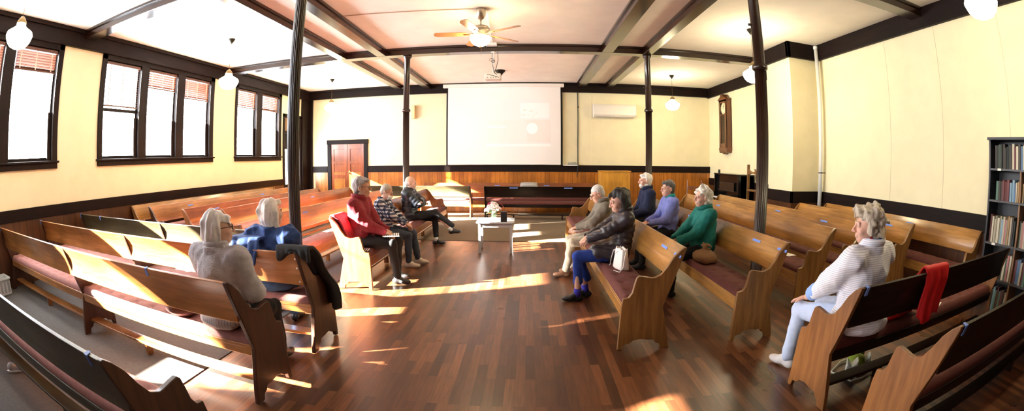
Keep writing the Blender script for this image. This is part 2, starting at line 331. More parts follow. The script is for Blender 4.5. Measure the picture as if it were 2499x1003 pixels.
# glazed door in the left wall
dr = struct(new_obj('door_1', None, None, (XL, 11.93, 0)), 'glazed outer door with transom in the left wall')
mb = MB()
for y0, y1, z0, z1 in ((11.36, 11.47, 0, 3.15), (12.40, 12.5, 0, 3.15), (11.36, 12.5, 3.05, 3.15), (11.47, 12.4, 2.52, 2.62)): mb.box(-0.16, 0.03, y0-11.93, y1-11.93, z0, z1)
mb.build('door_frame', M['winf'], dr, bevel=0.005)
mb = MB()
for y0, y1, z0, z1 in ((11.47, 11.56, 0, 2.52), (12.31, 12.4, 0, 2.52), (11.56, 12.31, 0, 0.3), (11.56, 12.31, 0.8, 0.95), (11.56, 12.31, 2.05, 2.52), (11.56, 12.31, 0.3, 0.8), (11.92, 11.95, 2.62, 3.05)): mb.box(-0.11, -0.07, y0-11.93, y1-11.93, z0, z1)
mb.build('door_leaf', M['winf'], dr, bevel=0.004)
MB().box(-0.093, -0.088, -0.38, 0.39, 0.94, 2.07).build('door_pane', M['glass'], dr); MB().box(-0.10, -0.08, -0.46, 0.47, 2.62, 3.05).build('transom_panel', plain('transom_tan', (0.25, 0.16, 0.08), 0.6), dr)
# double panelled door in the far wall
dw = wood('door_wood', (0.15, 0.030, 0.008), (0.34, 0.085, 0.018), 2, 0.3, coat=0.4)
dr = struct(new_obj('door_2', None, None, (-5.865, YF, 0)), 'red brown double door with eight panels')
mb = MB(); mb.box(-0.74, -0.60, -0.06, 0.0, 0, 2.20).box(0.60, 0.74, -0.06, 0.0, 0, 2.20).box(-0.76, 0.76, -0.07, 0.0, 2.20, 2.34)
mb.build('door_frame', M['dark'], dr, bevel=0.008)
for sgn in (-1, 1):
    x0, x1 = (-0.6, -0.004) if sgn < 0 else (0.004, 0.6)
    mb = MB(); mb.box(x0, x1, -0.015, -0.005, 0.02, 2.2)
    for z0, z1 in ((0.02, 0.14), (0.60, 0.72), (1.07, 1.19), (1.54, 1.64), (2.03, 2.2)): mb.box(x0, x1, -0.035, -0.012, z0, z1)
    mb.box(x0, x0+0.10, -0.036, -0.012, 0.02, 2.2).box(x1-0.10, x1, -0.036, -0.012, 0.02, 2.2)
    mb.build('door_leaf', dw, dr, bevel=0.006)
mb = MB(); mb.tube([(0.05, -0.035, 1.0), (0.05, -0.08, 1.0)], 0.01); mb.lathe([(0.012, -0.01), (0.026, 0.0), (0.02, 0.025)], (0, 0, 0), 16)
kn = MB().tube([(0.055, -0.03, 1.25), (0.055, -0.06, 1.25), (0.055, -0.075, 1.25)], [0.008, 0.022, 0.014], 12).build('door_knob', M['iron'], dr)
# ---------------------------------------------------------------- lamps, fan
def pendant(x, y, label, zf=3.38):
    t = thing('pendant_lamp', label, 'lamp', (x, y, H), 0, 'schoolhouse globe pendant lamps')
    MB().lathe([(0.0, 0), (0.07, 0), (0.066, -0.02), (0.03, -0.07), (0.012, -0.10)], n=20).build('canopy', M['iron'], t, smooth=True)
    MB().tube([(0, 0, -0.09), (0, 0, zf-H+0.02)], 0.004, 8).build('cord', M['brass'], t)
    MB().lathe([(0.02, zf-H+0.04), (0.05, zf-H+0.01), (0.075, zf-H-0.03), (0.075, zf-H-0.05)], n=24).build('lamp_holder', M['brass'], t, smooth=True)
    prof = [(0.07, -0.05), (0.075, -0.08), (0.12, -0.11), (0.19, -0.15), (0.205, -0.19), (0.19, -0.23), (0.17, -0.27), (0.13, -0.31), (0.07, -0.335), (0.0, -0.345)]
    MB().lathe([(r, z+zf-H) for r, z in prof], n=32).build('glass_globe', M['globe'], t, smooth=True)
for x, y, l in ((-5.5, 1.85, 'lit globe lamp hanging near the nearest left window'), (-5.51, 6.39, 'lit globe lamp hanging in front of the triple window'), (-5.57, 11.13, 'lit globe lamp hanging over the far left door corner'),
                (4.15, 1.95, 'lit globe lamp cut by the top edge above the bookshelf side'), (3.98, 6.6, 'lit globe lamp half hidden behind the near right column'), (4.02, 11.15, 'lit globe lamp hanging right of the air conditioner')):
    pendant(x, y, l)
fan = thing('ceiling_fan', 'five bladed ceiling fan with a lit bowl light in the middle bay', 'ceiling fan', (-0.71, 6.34, H))
MB().lathe([(0.0, 0), (0.085, 0), (0.085, -0.03), (0.078, -0.10), (0.05, -0.16), (0.02, -0.18)], n=28).build('canopy', M['nickel'], fan, smooth=True)
MB().tube([(0, 0, -0.17), (0, 0, -0.31)], 0.013, 12).build('rod', M['nickel'], fan, smooth=True)
MB().lathe([(0.03, -0.28), (0.12, -0.30), (0.145, -0.33), (0.15, -0.37), (0.13, -0.40), (0.11, -0.44), (0.12, -0.46), (0.06, -0.48)], n=40).build('motor', M['nickel'], fan, smooth=True)
MB().lathe([(0.06, -0.475), (0.165, -0.48), (0.16, -0.51), (0.14, -0.55), (0.10, -0.59), (0.05, -0.615), (0.0, -0.62)], n=32).build('light_bowl', emis('fan_bowl_glow', (1.0, 0.80, 0.45), 14.0), fan, smooth=True)
MB().lathe([(0.004, -0.615), (0.018, -0.62), (0.012, -0.64), (0.0, -0.65)], n=12).tube([(0.01, 0, -0.64), (0.01, 0, -0.78)], 0.0015, 6).build('finial', M['brass'], fan)
bl = wood('fan_blade_wood', (0.42, 0.17, 0.05), (0.62, 0.30, 0.10), 0, 0.35)
for i in range(5):
    a = math.radians(40+72*i); R = Matrix.Rotation(a, 4, 'Z') @ Matrix.Translation((0, 0, -0.42)) @ Matrix.Rotation(0.2, 4, 'X')
    poly = [(0.20, -0.045), (0.30, -0.062), (0.66, -0.068), (0.72, -0.045), (0.73, 0.02), (0.70, 0.062), (0.30, 0.06), (0.20, 0.045)]
    b = MB().prism(poly, -0.004, 0.004, axis='z', M=R).build('blade', bl, fan)
    MB().box(0.10, 0.26, -0.02, 0.02, -0.014, -0.005, 0, R).build('blade_arm', M['brass'], b)
# ---------------------------------------------------------------- pews
IN = [(0.098, 0.628), (0.097, 0.68), (0.088, 0.74), (0.072, 0.80), (0.050, 0.85), (0.026, 0.89), (0.008, 0.922)]
ENDP = [(0.555, 0), (0.547, 0.407), (0.535, 0.483), (0.489, 0.49), (0.457, 0.534), (0.440, 0.614), (0.425, 0.664), (0.405, 0.682), (0.36, 0.676), (0.30, 0.664), (0.269, 0.663),
        (0.212, 0.687), (0.158, 0.754), (0.104, 0.837), (0.047, 0.893), (0.006, 0.922), (-0.012, 0.92), (-0.012, 0.905), (0.038, 0.773), (0.10, 0.60), (0.170, 0.402), (0.168, 0.385), (0.094, 0.084), (0.078, 0.0),
        (0.159, 0.0), (0.175, 0.045), (0.21, 0.06), (0.225, 0.088), (0.291, 0.09), (0.36, 0.10), (0.42, 0.088), (0.45, 0.062), (0.50, 0.05), (0.515, 0.0)]
def pew(label, x, y, rz, length, wd, z=0.0, cush='cush', rail=True, mid=None, tapes=(), low_cush=True, group=None, top_tapes=()):
    t = thing('pew', label, 'pew', (x, y, 0.0082 if (x < -2.58 or y > 10) else 0.0), rz, group)
    wx, wz = BW[wd]
    L_ = length
    for x0, x1 in [(0, 0.038), (L_-0.038, L_)]+([(mid-0.019, mid+0.019)] if mid else []):
        MB().prism(ENDP, x0, x1).build('end_panel', wz, t, bevel=0.006)
    # bent back board
    n = len(IN); poly = IN+[(a-0.022, b-0.006) for a, b in reversed(IN)]
    MB().prism(poly, 0.03, L_-0.03).build('backrest', wx, t, bevel=0.004)
    mb = MB(); mb.box(0.03, L_-0.03, 0.165, 0.53, 0.395, 0.425).box(0.03, L_-0.03, 0.505, 0.532, 0.30, 0.40).box(0.03, L_-0.03, 0.17, 0.19, 0.34, 0.40)
    mb.build('seat', wx, t, bevel=0.006)
    if rail:
        mb = MB(); mb.box(0.03, L_-0.03, 0.20, 0.31, 0.115, 0.14)
        for q in (0.27, 0.73): mb.box(L_*q-0.02, L_*q+0.02, 0.22, 0.29, 0.0, 0.115)
        mb.build('foot_rail', wx, t, bevel=0.004)
    # tufted cushion
    me = bpy.data.meshes.new('cushion'); b = bmesh.new()
    nx, ny = max(8, int(L_/0.026)), 15; x0, x1, y0, y1 = 0.045, L_-0.045, 0.175, 0.528
    tx = [x0+(i+0.5)*(x1-x0)/round((x1-x0)/0.26) for i in range(round((x1-x0)/0.26))]; btn = []
    def top(px, py):
        u = (px-x0)/(x1-x0); v = (py-y0)/(y1-y0)
        e = min(1, min((px-x0), (x1-px))/0.04, (py-y0)/0.05, (y1-py)/0.05)
        h = 0.452+0.042*math.sqrt(max(0, 1-(1-e)**2))
        for r_, by in enumerate((0.265, 0.43)):
            for bx in tx:
                bx2 = bx+(0.065 if r_ else -0.065)
                d2 = ((px-bx2)**2+(py-by)**2)
                if d2 < 0.01: h -= 0.020*math.exp(-d2/0.0012)
        return h
    gr = [[b.verts.new((x0+(x1-x0)*i/nx, y0+(y1-y0)*j/ny, top(x0+(x1-x0)*i/nx, y0+(y1-y0)*j/ny))) for j in range(ny+1)] for i in range(nx+1)]
    for i in range(nx):
        for j in range(ny): b.faces.new((gr[i][j], gr[i+1][j], gr[i+1][j+1], gr[i][j+1]))
    be = [e for e in b.edges if e.is_boundary]
    ex = bmesh.ops.extrude_edge_only(b, edges=be)
    for g in ex['geom']:
        if isinstance(g, bmesh.types.BMVert): g.co.z = 0.426
    for r_, by in enumerate((0.265, 0.43)):
        for bx in tx:
            bx2 = bx+(0.065 if r_ else -0.065); z = 0.4775
            vs = [b.verts.new((bx2+0.013*math.cos(q*PI/4), by+0.013*math.sin(q*PI/4), z)) for q in range(8)]
            f = b.faces.new(vs); f.material_index = 1
    bmesh.ops.recalc_face_normals(b, faces=b.faces); b.to_mesh(me); b.free()
    me.materials.append(M[cush]); me.materials.append(M['btn']); me.shade_smooth(); new_obj('cushion', me, t)
    for (tx_, side) in tapes:   # side: 'in' on the seat side, 'out' on the rear
        if side == 'in':
            MB().prism([(0.0625, 0.834), (0.0515, 0.856), (0.0475, 0.854), (0.0585, 0.832)], tx_-0.08, tx_+0.08).build('blue_tape', M['tape'], t)
        else:
            R = Matrix.Translation((tx_, 0.0, 0.0))
            MB().prism([(0.010, 0.9255), (-0.020, 0.9195), (-0.002, 0.86), (0.004, 0.86), (-0.014, 0.915)], -0.014, 0.014, 0, 'x', R).build('blue_tape', M['tape'], t)
    for tx_ in top_tapes:
        MB().box(tx_-0.02, tx_+0.02, -0.02, 0.02, 0.917, 0.9245).build('blue_tape', M['tape'], t)
    return t
R90 = PI/2
# front left block, seats face the screen
def pew2(label, xl, yl, xr, yr, **kw):   # from left end to right end, facing +y
    a = math.atan2(yr-yl, xr-xl); return pew(label, xl, yl, a, math.hypot(xr-xl, yr-yl), **kw)
pew2('long pew in the lower left corner, its right arm curling up at the bottom edge', -6.9, 0.90, -1.59, 0.845, wd='olive', cush='cushl', tapes=((5.18, 'out'), (3.3, 'out')))
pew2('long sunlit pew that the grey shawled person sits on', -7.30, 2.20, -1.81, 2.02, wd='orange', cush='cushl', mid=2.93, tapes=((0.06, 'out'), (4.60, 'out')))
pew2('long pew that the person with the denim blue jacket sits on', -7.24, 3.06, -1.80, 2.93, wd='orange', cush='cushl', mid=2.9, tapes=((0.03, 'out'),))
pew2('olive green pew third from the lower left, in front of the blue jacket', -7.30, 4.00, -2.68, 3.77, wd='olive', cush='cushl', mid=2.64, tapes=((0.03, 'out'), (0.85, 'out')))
# rear left block, seats face the middle aisle
def pewx(label, xt, y0, y1, **kw): return pew(label, xt, y1, -R90, y1-y0, **kw)
pewx('pew against the window wall, farthest left of the aisle rows', -7.355, 5.33, 10.7, wd='gold', cush='cushl', tapes=((4.4, 'in'), (2.9, 'in')))
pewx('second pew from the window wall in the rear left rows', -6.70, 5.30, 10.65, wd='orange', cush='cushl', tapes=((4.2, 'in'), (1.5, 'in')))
pewx('third pew from the window wall in the rear left rows', -5.62, 5.22, 10.4, wd='red', cush='cushl', tapes=((4.3, 'in'),))
pewx('fourth pew from the window wall, with small papers on its seat', -4.86, 5.44, 10.8, wd='red', cush='cushl', tapes=((4.2, 'in'), (2.2, 'in')))
pewx('pew directly behind the row with the three men', -3.53, 4.95, 9.85, wd='orange', cush='cushl', tapes=((3.9, 'in'),))
pewx('front pew of the left side where the three men sit', -2.50, 4.90, 10.25, wd='red', cush='cush')
# right block, seats face the middle aisle
def pewr(label, xt, y0, y1, **kw): return pew(label, xt, y0, R90, y1-y0, rail=False, **kw)
pewr('front pew of the right side with the white handbag on it', 1.357, 3.35, 8.6, wd='gold', tapes=((0.42, 'in'), (0.05, 'in')))
pewr('second pew of the right side where the person in teal sits', 2.46, 3.35, 8.75, wd='gold', tapes=((0.55, 'in'), (0.05, 'in'), (2.5, 'in')))
pewr('third pew of the right side, behind the near right column', 3.615, 3.95, 9.0, wd='gold', tapes=((3.3, 'in'),))
pewr('fourth pew of the right side', 4.35, 4.1, 8.8, wd='gold', tapes=((0.9, 'in'), (2.2, 'in')))
pewr('fifth pew of the right side, its near end by the curly haired person', 5.20, 3.87, 6.85, wd='gold', tapes=((0.5, 'in'), (1.1, 'in')))
pewr('pew standing against the right wall beside the bookshelf', 5.80, 2.95, 6.7, wd='gold', tapes=((1.45, 'in'), (2.6, 'in')))
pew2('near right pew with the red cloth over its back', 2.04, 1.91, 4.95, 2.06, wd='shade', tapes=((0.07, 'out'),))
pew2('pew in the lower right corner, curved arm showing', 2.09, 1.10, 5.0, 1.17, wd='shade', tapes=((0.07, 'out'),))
# far pews, seen from behind
pew2('black backed pew below the projection screen', -1.15, 11.22, 1.74, 11.12, wd='dark', tapes=(), top_tapes=())
pew2('olive pew in the far left, sunlit back', -4.75, 11.32, -1.53, 11.32, wd='olive', cush='cushl', top_tapes=(3.19,))
pew('reddish pew standing against the far wainscot, with the zigzag pillow', 2.2, YF-0.12, PI, 5.4, 'red', rail=False, tapes=((1.6, 'in'), (3.1, 'in')))
p2 = [o for o in COL.objects if o.get('label', '').startswith('long pew that the person with the denim')][0]
for yy, zz in ((0.0, 0.87), (0.018, 0.79), (0.045, 0.67)): MB().lathe([(0, 0), (0.009, 0.001), (0.007, 0.005), (0, 0.006)], n=12).build('bolt', M['white'], p2).matrix_local = Matrix.Translation((5.41, yy-0.014, zz)) @ Matrix.Rotation(PI/2+0.3, 4, 'X')
bt = [o for o in COL.objects if o.name.startswith('pew') and o.get('label', '').startswith('black backed')][0]
for q in (0.80, 2.25):
    MB().box(q-0.11, q+0.11, 0.0, 0.004, 0.0, 0.03, 0, Matrix.Translation((0, -0.010, 0.87)) @ Matrix.Rotation(-0.35, 4, 'X')).build('blue_tape', M['tape'], bt)

# ---------------------------------------------------------------- screen, projector, wall things
sc = thing('projection_screen', 'white projection screen pulled down on the far wall', 'screen', (-0.70, YF-0.16, 1.51))
MB().box(-1.73, 1.73, 0.0, 0.006, 0, 2.36).build('screen_sheet', M['screen'], sc)
MB().box(-1.885, 1.84, -0.05, 0.06, 2.36, 2.47).build('casing', plain('screen_casing_white', (0.82, 0.76, 0.72), 0.4), sc, bevel=0.01)
MB().box(-1.73, 1.73, -0.008, 0.012, -0.02, 0.0).build('bottom_bar', M['white'], sc)
def P(x0, x1, z0, z1, c, y=-0.002, nm='projected_image'): 
    MB().box(x0, x1, y, y+0.0015, z0, z1).build(nm, plain('projection_'+nm, c, 0.9), sc)
P(-0.55, 1.44, 0.62, 1.98, (0.86, 0.84, 0.84)); P(0.50, 1.38, 1.40, 1.86, (0.92, 0.91, 0.92), -0.004, 'picture_band')
P(-0.50, 1.40, 0.66, 1.34, (0.86, 0.83, 0.81), -0.004, 'picture_panel'); P(0.70, 1.42, 0.66, 1.34, (0.85, 0.79, 0.76), -0.006, 'picture_tint')
P(-0.48, 0.05, 1.10, 1.15, (0.93, 0.92, 0.92), -0.008, 'text_line'); P(-0.52, 1.42, 0.54, 0.60, (0.95, 0.95, 0.94), -0.004, 'picture_footer')
b_ = MB(); b_.prism([(0.86+0.17*math.cos(i*PI/16), 1.08+0.17*math.sin(i*PI/16)) for i in range(32)], -0.011, -0.009, axis='y'); b_.build('white_disc', plain('projection_disc', (1, 1, 1), 0.9), sc)
rr = random.Random(5); b_ = MB()
for i in range(26): 
    a = rr.uniform(0.5, 1.0); z = 1.42+rr.uniform(0, 0.22); b_.box(a, a+rr.uniform(0.01, 0.05), -0.0065, -0.005, z, z+rr.uniform(0.01, 0.04))
b_.build('picture_speckle', plain('projection_speckle', (0.80, 0.76, 0.70), 0.9), sc)['kind'] = 'stuff'
tag(MB().box(-2.50, -2.43, YF-0.05, YF-0.01, 1.475, 3.73).build('upright_strip', M['black']), 'black upright strip along the left edge of the projection screen', 'strip')
tag(MB().box(1.03, 1.10, YF-0.05, YF-0.01, 1.475, 3.73).build('upright_strip', M['black']), 'black upright strip along the right edge of the projection screen', 'strip')
ac = thing('air_conditioner', 'white wall mounted split air conditioner right of the screen', 'air conditioner', (2.72, YF-0.012, 2.965))
MB().prism([(0, 0), (-0.12, 0.0), (-0.20, 0.07), (-0.21, 0.30), (-0.17, 0.395), (0, 0.40)], -0.68, 0.68).build('body', plain('ac_white', (0.85, 0.80, 0.74), 0.35), ac, bevel=0.015)
MB().box(-0.60, 0.60, -0.195, -0.12, 0.028, 0.045, 0, Matrix.Rotation(0.3, 4, 'X') @ Matrix.Translation((0, 0, 0.012))).build('air_flap', plain('ac_flap', (0.45, 0.40, 0.36), 0.5), ac)
spk = tag(MB().box(-3.62, -3.50, YF-0.16, YF, 2.95, 3.37).build('wall_speaker', plain('cream_speaker', (0.78, 0.62, 0.36), 0.6), bevel=0.01), 'small cream box mounted high on the far wall, left of the screen', 'speaker')
tag(MB().tube([(1.575, YF-0.02, 3.73), (1.578, YF-0.02, 2.9), (1.570, YF-0.025, 2.2), (1.575, YF-0.02, 1.5), (1.56, YF-0.09, 1.40), (1.54, YF-0.08, 1.1)], 0.013, 8).tube([(1.575, YF-0.02, 3.3), (1.59, YF-0.04, 3.28), (1.575, YF-0.02, 3.25)], 0.02, 8).build('cable', M['black']), 'black cable running down the wall between screen and air conditioner', 'cable')
sh = thing('wall_shelf', 'small white shelf ledge beside the screen bottom', 'shelf', (1.33, YF, 1.46))
MB().box(-0.22, 0.22, -0.22, -0.05, 0, 0.03).build('ledge', M['white'], sh, bevel=0.004)
tr = thing('charging_dock', 'small grey electronics box with upright cards on the ledge', 'electronics', (1.38, YF-0.14, 1.49))
mb = MB().box(-0.13, 0.15, -0.05, 0.05, 0, 0.035)
for i in range(7): mb.box(-0.11+0.035*i, -0.10+0.035*i, -0.03, 0.03, 0.03, 0.08+0.01*(i % 2))
mb.build('dock_body', plain('grey_plastic', (0.25, 0.27, 0.24), 0.5), tr)
pj = thing('projector', 'white ceiling projector hanging from the cross beam by cables', 'projector', (-0.68, 8.50, 3.36))
MB().box(-0.17, 0.16, -0.13, 0.13, -0.09, 0.03).build('body', plain('projector_white', (0.72, 0.68, 0.64), 0.4), pj, bevel=0.02)
MB().tube([(0, 0, 0.02), (0, 0, 0.51)], 0.014, 10).lathe([(0.05, 0.49), (0.05, 0.51)], n=16).build('mount_pole', M['white'], pj)
mb = MB().tube([(-0.02, -0.03, 0.51), (-0.03, -0.04, 0.3), (0.0, -0.04, 0.15), (0.02, -0.10, 0.05), (0.08, -0.14, 0.0)], 0.006, 6)
mb.tube([(0.09, -0.02, 0.51), (0.10, -0.03, 0.33), (0.06, -0.04, 0.15), (0.02, -0.05, 0.06)], 0.006, 6).tube([(-0.12, -0.135, 0.01), (0.0, -0.14, -0.02), (0.12, -0.138, -0.06)], 0.005, 6)
mb.tube([(0.05*math.cos(i*PI/5)-0.03, -0.04, 0.33+0.03*math.sin(i*PI/5)) for i in range(11)], 0.004, 6).tube([(0.035*math.cos(i*PI/5), -0.04, 0.30+0.025*math.sin(i*PI/5)) for i in range(11)], 0.006, 6)
mb.build('cables', M['black'], pj)
for i, px in enumerate((-0.12, -0.05, 0.0, 0.05)): MB().box(px, px+0.02, -0.134, -0.129, -0.06, -0.05).build('port', M['black'], pj)
tag(MB().lathe([(0.0, 0), (0.14, 0), (0.13, -0.03), (0.06, -0.10), (0.03, -0.15), (0.0, -0.16)], (-0.70, 11.06, H), 20).build('ceiling_canopy', M['iron'], smooth=True), 'dark cone shaped canopy on the ceiling behind the projector', 'ceiling canopy')
tag(MB().box(-0.82, -0.60, 8.28, 8.41, 3.96, 4.015).build('junction_box', M['white'], bevel=0.005), 'white junction box on the ceiling beam above the projector', 'junction box')
tag(MB().tube([(-0.62, 6.5, H-0.01), (-0.66, 7.4, H-0.008), (-0.68, 8.3, H-0.01)], 0.006, 6).build('ceiling_wire', M['white']), 'thin white wire from the ceiling fan to the junction box', 'wire')
tag(MB().tube([(-2.95, 6.15, H-0.008), (-1.8, 6.25, H-0.008), (-0.8, 6.3, H-0.008)], 0.008, 6).build('ceiling_conduit', plain('tan_conduit', (0.6, 0.45, 0.33), 0.6)), 'thin painted conduit along the ceiling left of the fan', 'conduit')
pp = thing('wall_pipe', 'white vertical pipe beside the chimney breast', 'pipe', (5.73, 6.86, 0))
MB().tube([(0, 0, 0.0), (0, 0, 3.96)], 0.042, 16).build('pipe', M['white'], pp, smooth=True)
MB().lathe([(0.05, 0.0), (0.05, 0.05), (0.043, 0.06)], (0, 0, 3.93), 20).build('collar', M['white'], pp, smooth=True)
MB().lathe([(0.046, 0.0), (0.046, 0.02)], (0, 0, 1.48), 20).box(0.0, 0.13, -0.008, 0.008, 1.482, 1.498).build('pipe_clamp', M['iron'], pp)
psl = bpy.data.lights.new('projector_beam', 'SPOT'); psl.energy = 12; psl.spot_size = math.radians(46); psl.spot_blend = 0.5; psl.shadow_soft_size = 0.03; psl.color = (1.0, 0.97, 0.95)
pso = bpy.data.objects.new('projector_beam', psl); COL.objects.link(pso); pso.location = (-0.68, 8.70, 3.32); pso.rotation_euler = Vector((-0.02, 4.1, -0.62)).to_track_quat('-Z', 'Y').to_euler()
# wall clock
ck = thing('pendulum_clock', 'tall brown wooden pendulum clock on the right wall', 'clock', (6.0, 11.61, 1.93))
cw = wood('clock_wood', (0.10, 0.028, 0.010), (0.22, 0.075, 0.022), 2, 0.3, coat=0.3)
mb = MB().box(-0.19, 0, -0.25, -0.215, 0.1, 1.55).box(-0.19, 0, 0.215, 0.25, 0.1, 1.55).box(-0.03, 0, -0.25, 0.25, 0.1, 1.55).box(-0.20, 0, -0.26, 0.26, 0.06, 0.13)
mb.box(-0.19, -0.165, -0.25, -0.16, 0.1, 1.55).box(-0.19, -0.165, 0.16, 0.25, 0.1, 1.55).box(-0.19, -0.165, -0.2, 0.2, 0.1, 0.26).box(-0.19, -0.165, -0.2, 0.2, 1.46, 1.55).box(-0.19, -0.165, -0.2, 0.2, 1.10, 1.13)
mb.box(-0.19, 0, -0.24, 0.24, 1.50, 1.55)
mb.build('case', cw, ck, bevel=0.006)
MB().prism([(-0.29, 1.55), (-0.27, 1.58), (-0.13, 1.64), (-0.05, 1.72), (0.05, 1.72), (0.13, 1.64), (0.27, 1.58), (0.29, 1.55)], -0.215, 0.0, 0, 'x').build('crest', cw, ck, bevel=0.006)
MB().prism([(-0.26, 0.07), (-0.24, -0.01), (-0.18, -0.02), (-0.10, 0.03), (0.0, -0.06), (0.10, 0.03), (0.18, -0.02), (0.24, -0.01), (0.26, 0.07)], -0.19, -0.02, 0, 'x').build('base_bracket', cw, ck, bevel=0.004)
ox = Matrix.Rotation(-PI/2, 4, 'Y')
mb = MB(); mb.lathe([(0.0, 0.0), (0.165, 0.0), (0.165, 0.012), (0.0, 0.013)], n=40); mb.v = [tuple(Matrix.Translation((-0.15, 0, 1.30)) @ ox @ Vector(v)) for v in mb.v]
dl = mb.build('dial', plain('cream_clock_dial', (0.85, 0.76, 0.52), 0.5), ck)
mb = MB()
for i in range(12):
    a = i*PI/6; R = Matrix.Translation((-0.165, 0, 1.30)) @ Matrix.Rotation(a, 4, 'X'); mb.box(-0.001, 0.001, -0.005, 0.005, 0.125, 0.152, 0, R)
mb.build('dial_markings', M['black'], dl)
for a, l_, w in ((0.4, 0.09, 0.008), (0.1, 0.13, 0.005)):
    MB().box(-0.003, 0.0, -w, w, -0.02, l_, 0, Matrix.Translation((-0.166, 0, 1.30)) @ Matrix.Rotation(a, 4, 'X')).build('clock_hand', M['black'], ck)
mb = MB().tube([(-0.10, 0, 1.1), (-0.10, 0, 0.42)], 0.008, 8); mb2 = MB().lathe([(0, -0.01), (0.07, -0.005), (0.07, 0.005), (0, 0.01)], n=24)
mb.add([tuple(Matrix.Translation((-0.10, 0, 0.40)) @ ox @ Vector(v)) for v in mb2.v], mb2.f); mb.build('pendulum', M['brass'], ck)
MB().box(-0.172, -0.170, -0.16, 0.16, 0.26, 1.10).build('glass_door', M['glass'], ck)
# piano
pn = thing('upright_piano', 'black upright piano against the right wall under the clock', 'piano', (5.95, 10.70, 0))
mb = MB().box(-0.42, 0, -0.75, 0.75, 0.62, 1.29).box(-0.50, 0.0, -0.78, 0.78, 1.29, 1.325).box(-0.50, 0, -0.75, -0.70, 0, 1.29).box(-0.50, 0, 0.70, 0.75, 0, 1.29).box(-0.38, 0, -0.7, 0.7, 0.05, 0.62)
mb.box(-0.75, -0.4, -0.75, 0.75, 0.60, 0.66).box(-0.75, -0.45, -0.75, -0.69, 0.66, 0.80).box(-0.75, -0.45, 0.69, 0.75, 0.66, 0.80).box(-0.74, -0.68, -0.73, -0.67, 0, 0.62).box(-0.74, -0.68, 0.67, 0.73, 0, 0.62)
mb.build('case', plain('black_piano_lacquer', (0.008, 0.007, 0.007), 0.15), pn, bevel=0.008)
mb = MB()
for i in range(52): mb.box(-0.72, -0.55, -0.675+0.026*i, -0.6755+0.026*(i+1), 0.665, 0.69)
mb.build('white_keys', M['white'], pn)
mb = MB()
for i in range(51):
    if i % 7 not in (2, 6): mb.box(-0.65, -0.55, -0.675+0.026*(i+1)-0.006, -0.675+0.026*(i+1)+0.006, 0.69, 0.703)
mb.build('black_keys', M['black'], pn)
MB().box(-0.50, -0.45, -0.5, 0.5, 0.86, 0.88).box(-0.47, -0.455, -0.45, 0.45, 0.88, 1.1).build('music_desk', plain('piano_trim', (0.03, 0.02, 0.015), 0.3), pn, bevel=0.004)
tag(MB().lathe([(0.03, 0), (0.035, 0.02), (0.03, 0.08), (0.035, 0.1), (0.0, 0.1)], (5.55, 11.32, 1.325), 16).build('jar', M['black'], smooth=True), 'small dark jar standing on top of the piano', 'jar')
es = thing('easel', 'brown wooden easel standing behind the near right column', 'easel', (5.08, 8.55, 0))
mb = MB().box(-0.03, 0.03, 0.20, 0.24, 0, 1.6).box(-0.03, 0.03, -0.24, -0.20, 0, 1.6).box(-0.035, 0.035, -0.24, 0.24, 0.55, 0.60).box(-0.035, 0.035, -0.24, 0.24, 1.0, 1.04)
mb.prism([(0.20, 1.50), (0.08, 1.44), (-0.08, 1.44), (-0.20, 1.50), (-0.20, 1.36), (-0.08, 1.40), (0.08, 1.40), (0.20, 1.36)], -0.02, 0.02)
mb.build('front_frame', BW['gold'][1], es, bevel=0.004)
MB().tube([(0.05, 0, 1.5), (0.36, 0, 0.01)], 0.018, 8).build('rear_leg', BW['gold'][1], es)
# podium
pd = thing('podium', 'plain golden wooden podium cabinet near the far right column', 'podium', (2.55, 12.15, 0))
gw = wood('podium_wood', (0.55, 0.25, 0.03), (0.78, 0.40, 0.06), 2, 0.35, coat=0.3)
MB().box(-0.44, 0.44, -0.22, 0.22, 0.04, 1.31).build('body', gw, pd, bevel=0.006); MB().box(-0.46, 0.46, -0.24, 0.24, 1.31, 1.335).build('top', gw, pd, bevel=0.004); MB().box(-0.42, 0.42, -0.20, 0.20, 0, 0.04).build('plinth', M['dark'], pd)
mc = tag(MB().lathe([(0.06, 0), (0.055, 0.012), (0.02, 0.02)], (2.35, 12.1, 1.335), 20).build('microphone_base', M['black'], smooth=True), 'small black round device lying on the podium top', 'device')
chd = thing('spindle_chair', 'dark wooden chair with two pointed back posts beside the piano', 'chair', (4.55, 10.9, 0), -0.5)
for sx in (-0.19, 0.19):
    MB().tube([(sx, 0.2, 0), (sx, 0.2, 0.45), (sx*1.05, 0.26, 1.12)], [0.018, 0.022, 0.01], 8).build('back_post', BW['red'][1], chd); MB().tube([(sx, -0.18, 0), (sx, -0.18, 0.45)], 0.018, 8).build('leg', BW['red'][1], chd)
MB().box(-0.22, 0.22, -0.22, 0.22, 0.43, 0.46).build('seat', BW['red'][1], chd, bevel=0.01); MB().box(-0.19, 0.19, 0.225, 0.245, 0.85, 0.95).box(-0.19, 0.19, 0.21, 0.23, 0.65, 0.70).build('back_rail', BW['red'][1], chd)
# pictures left wall
for i, (y, z, w, h, lb) in enumerate(((12.62, 2.8, 0.16, 0.3, 'a'),)): pass
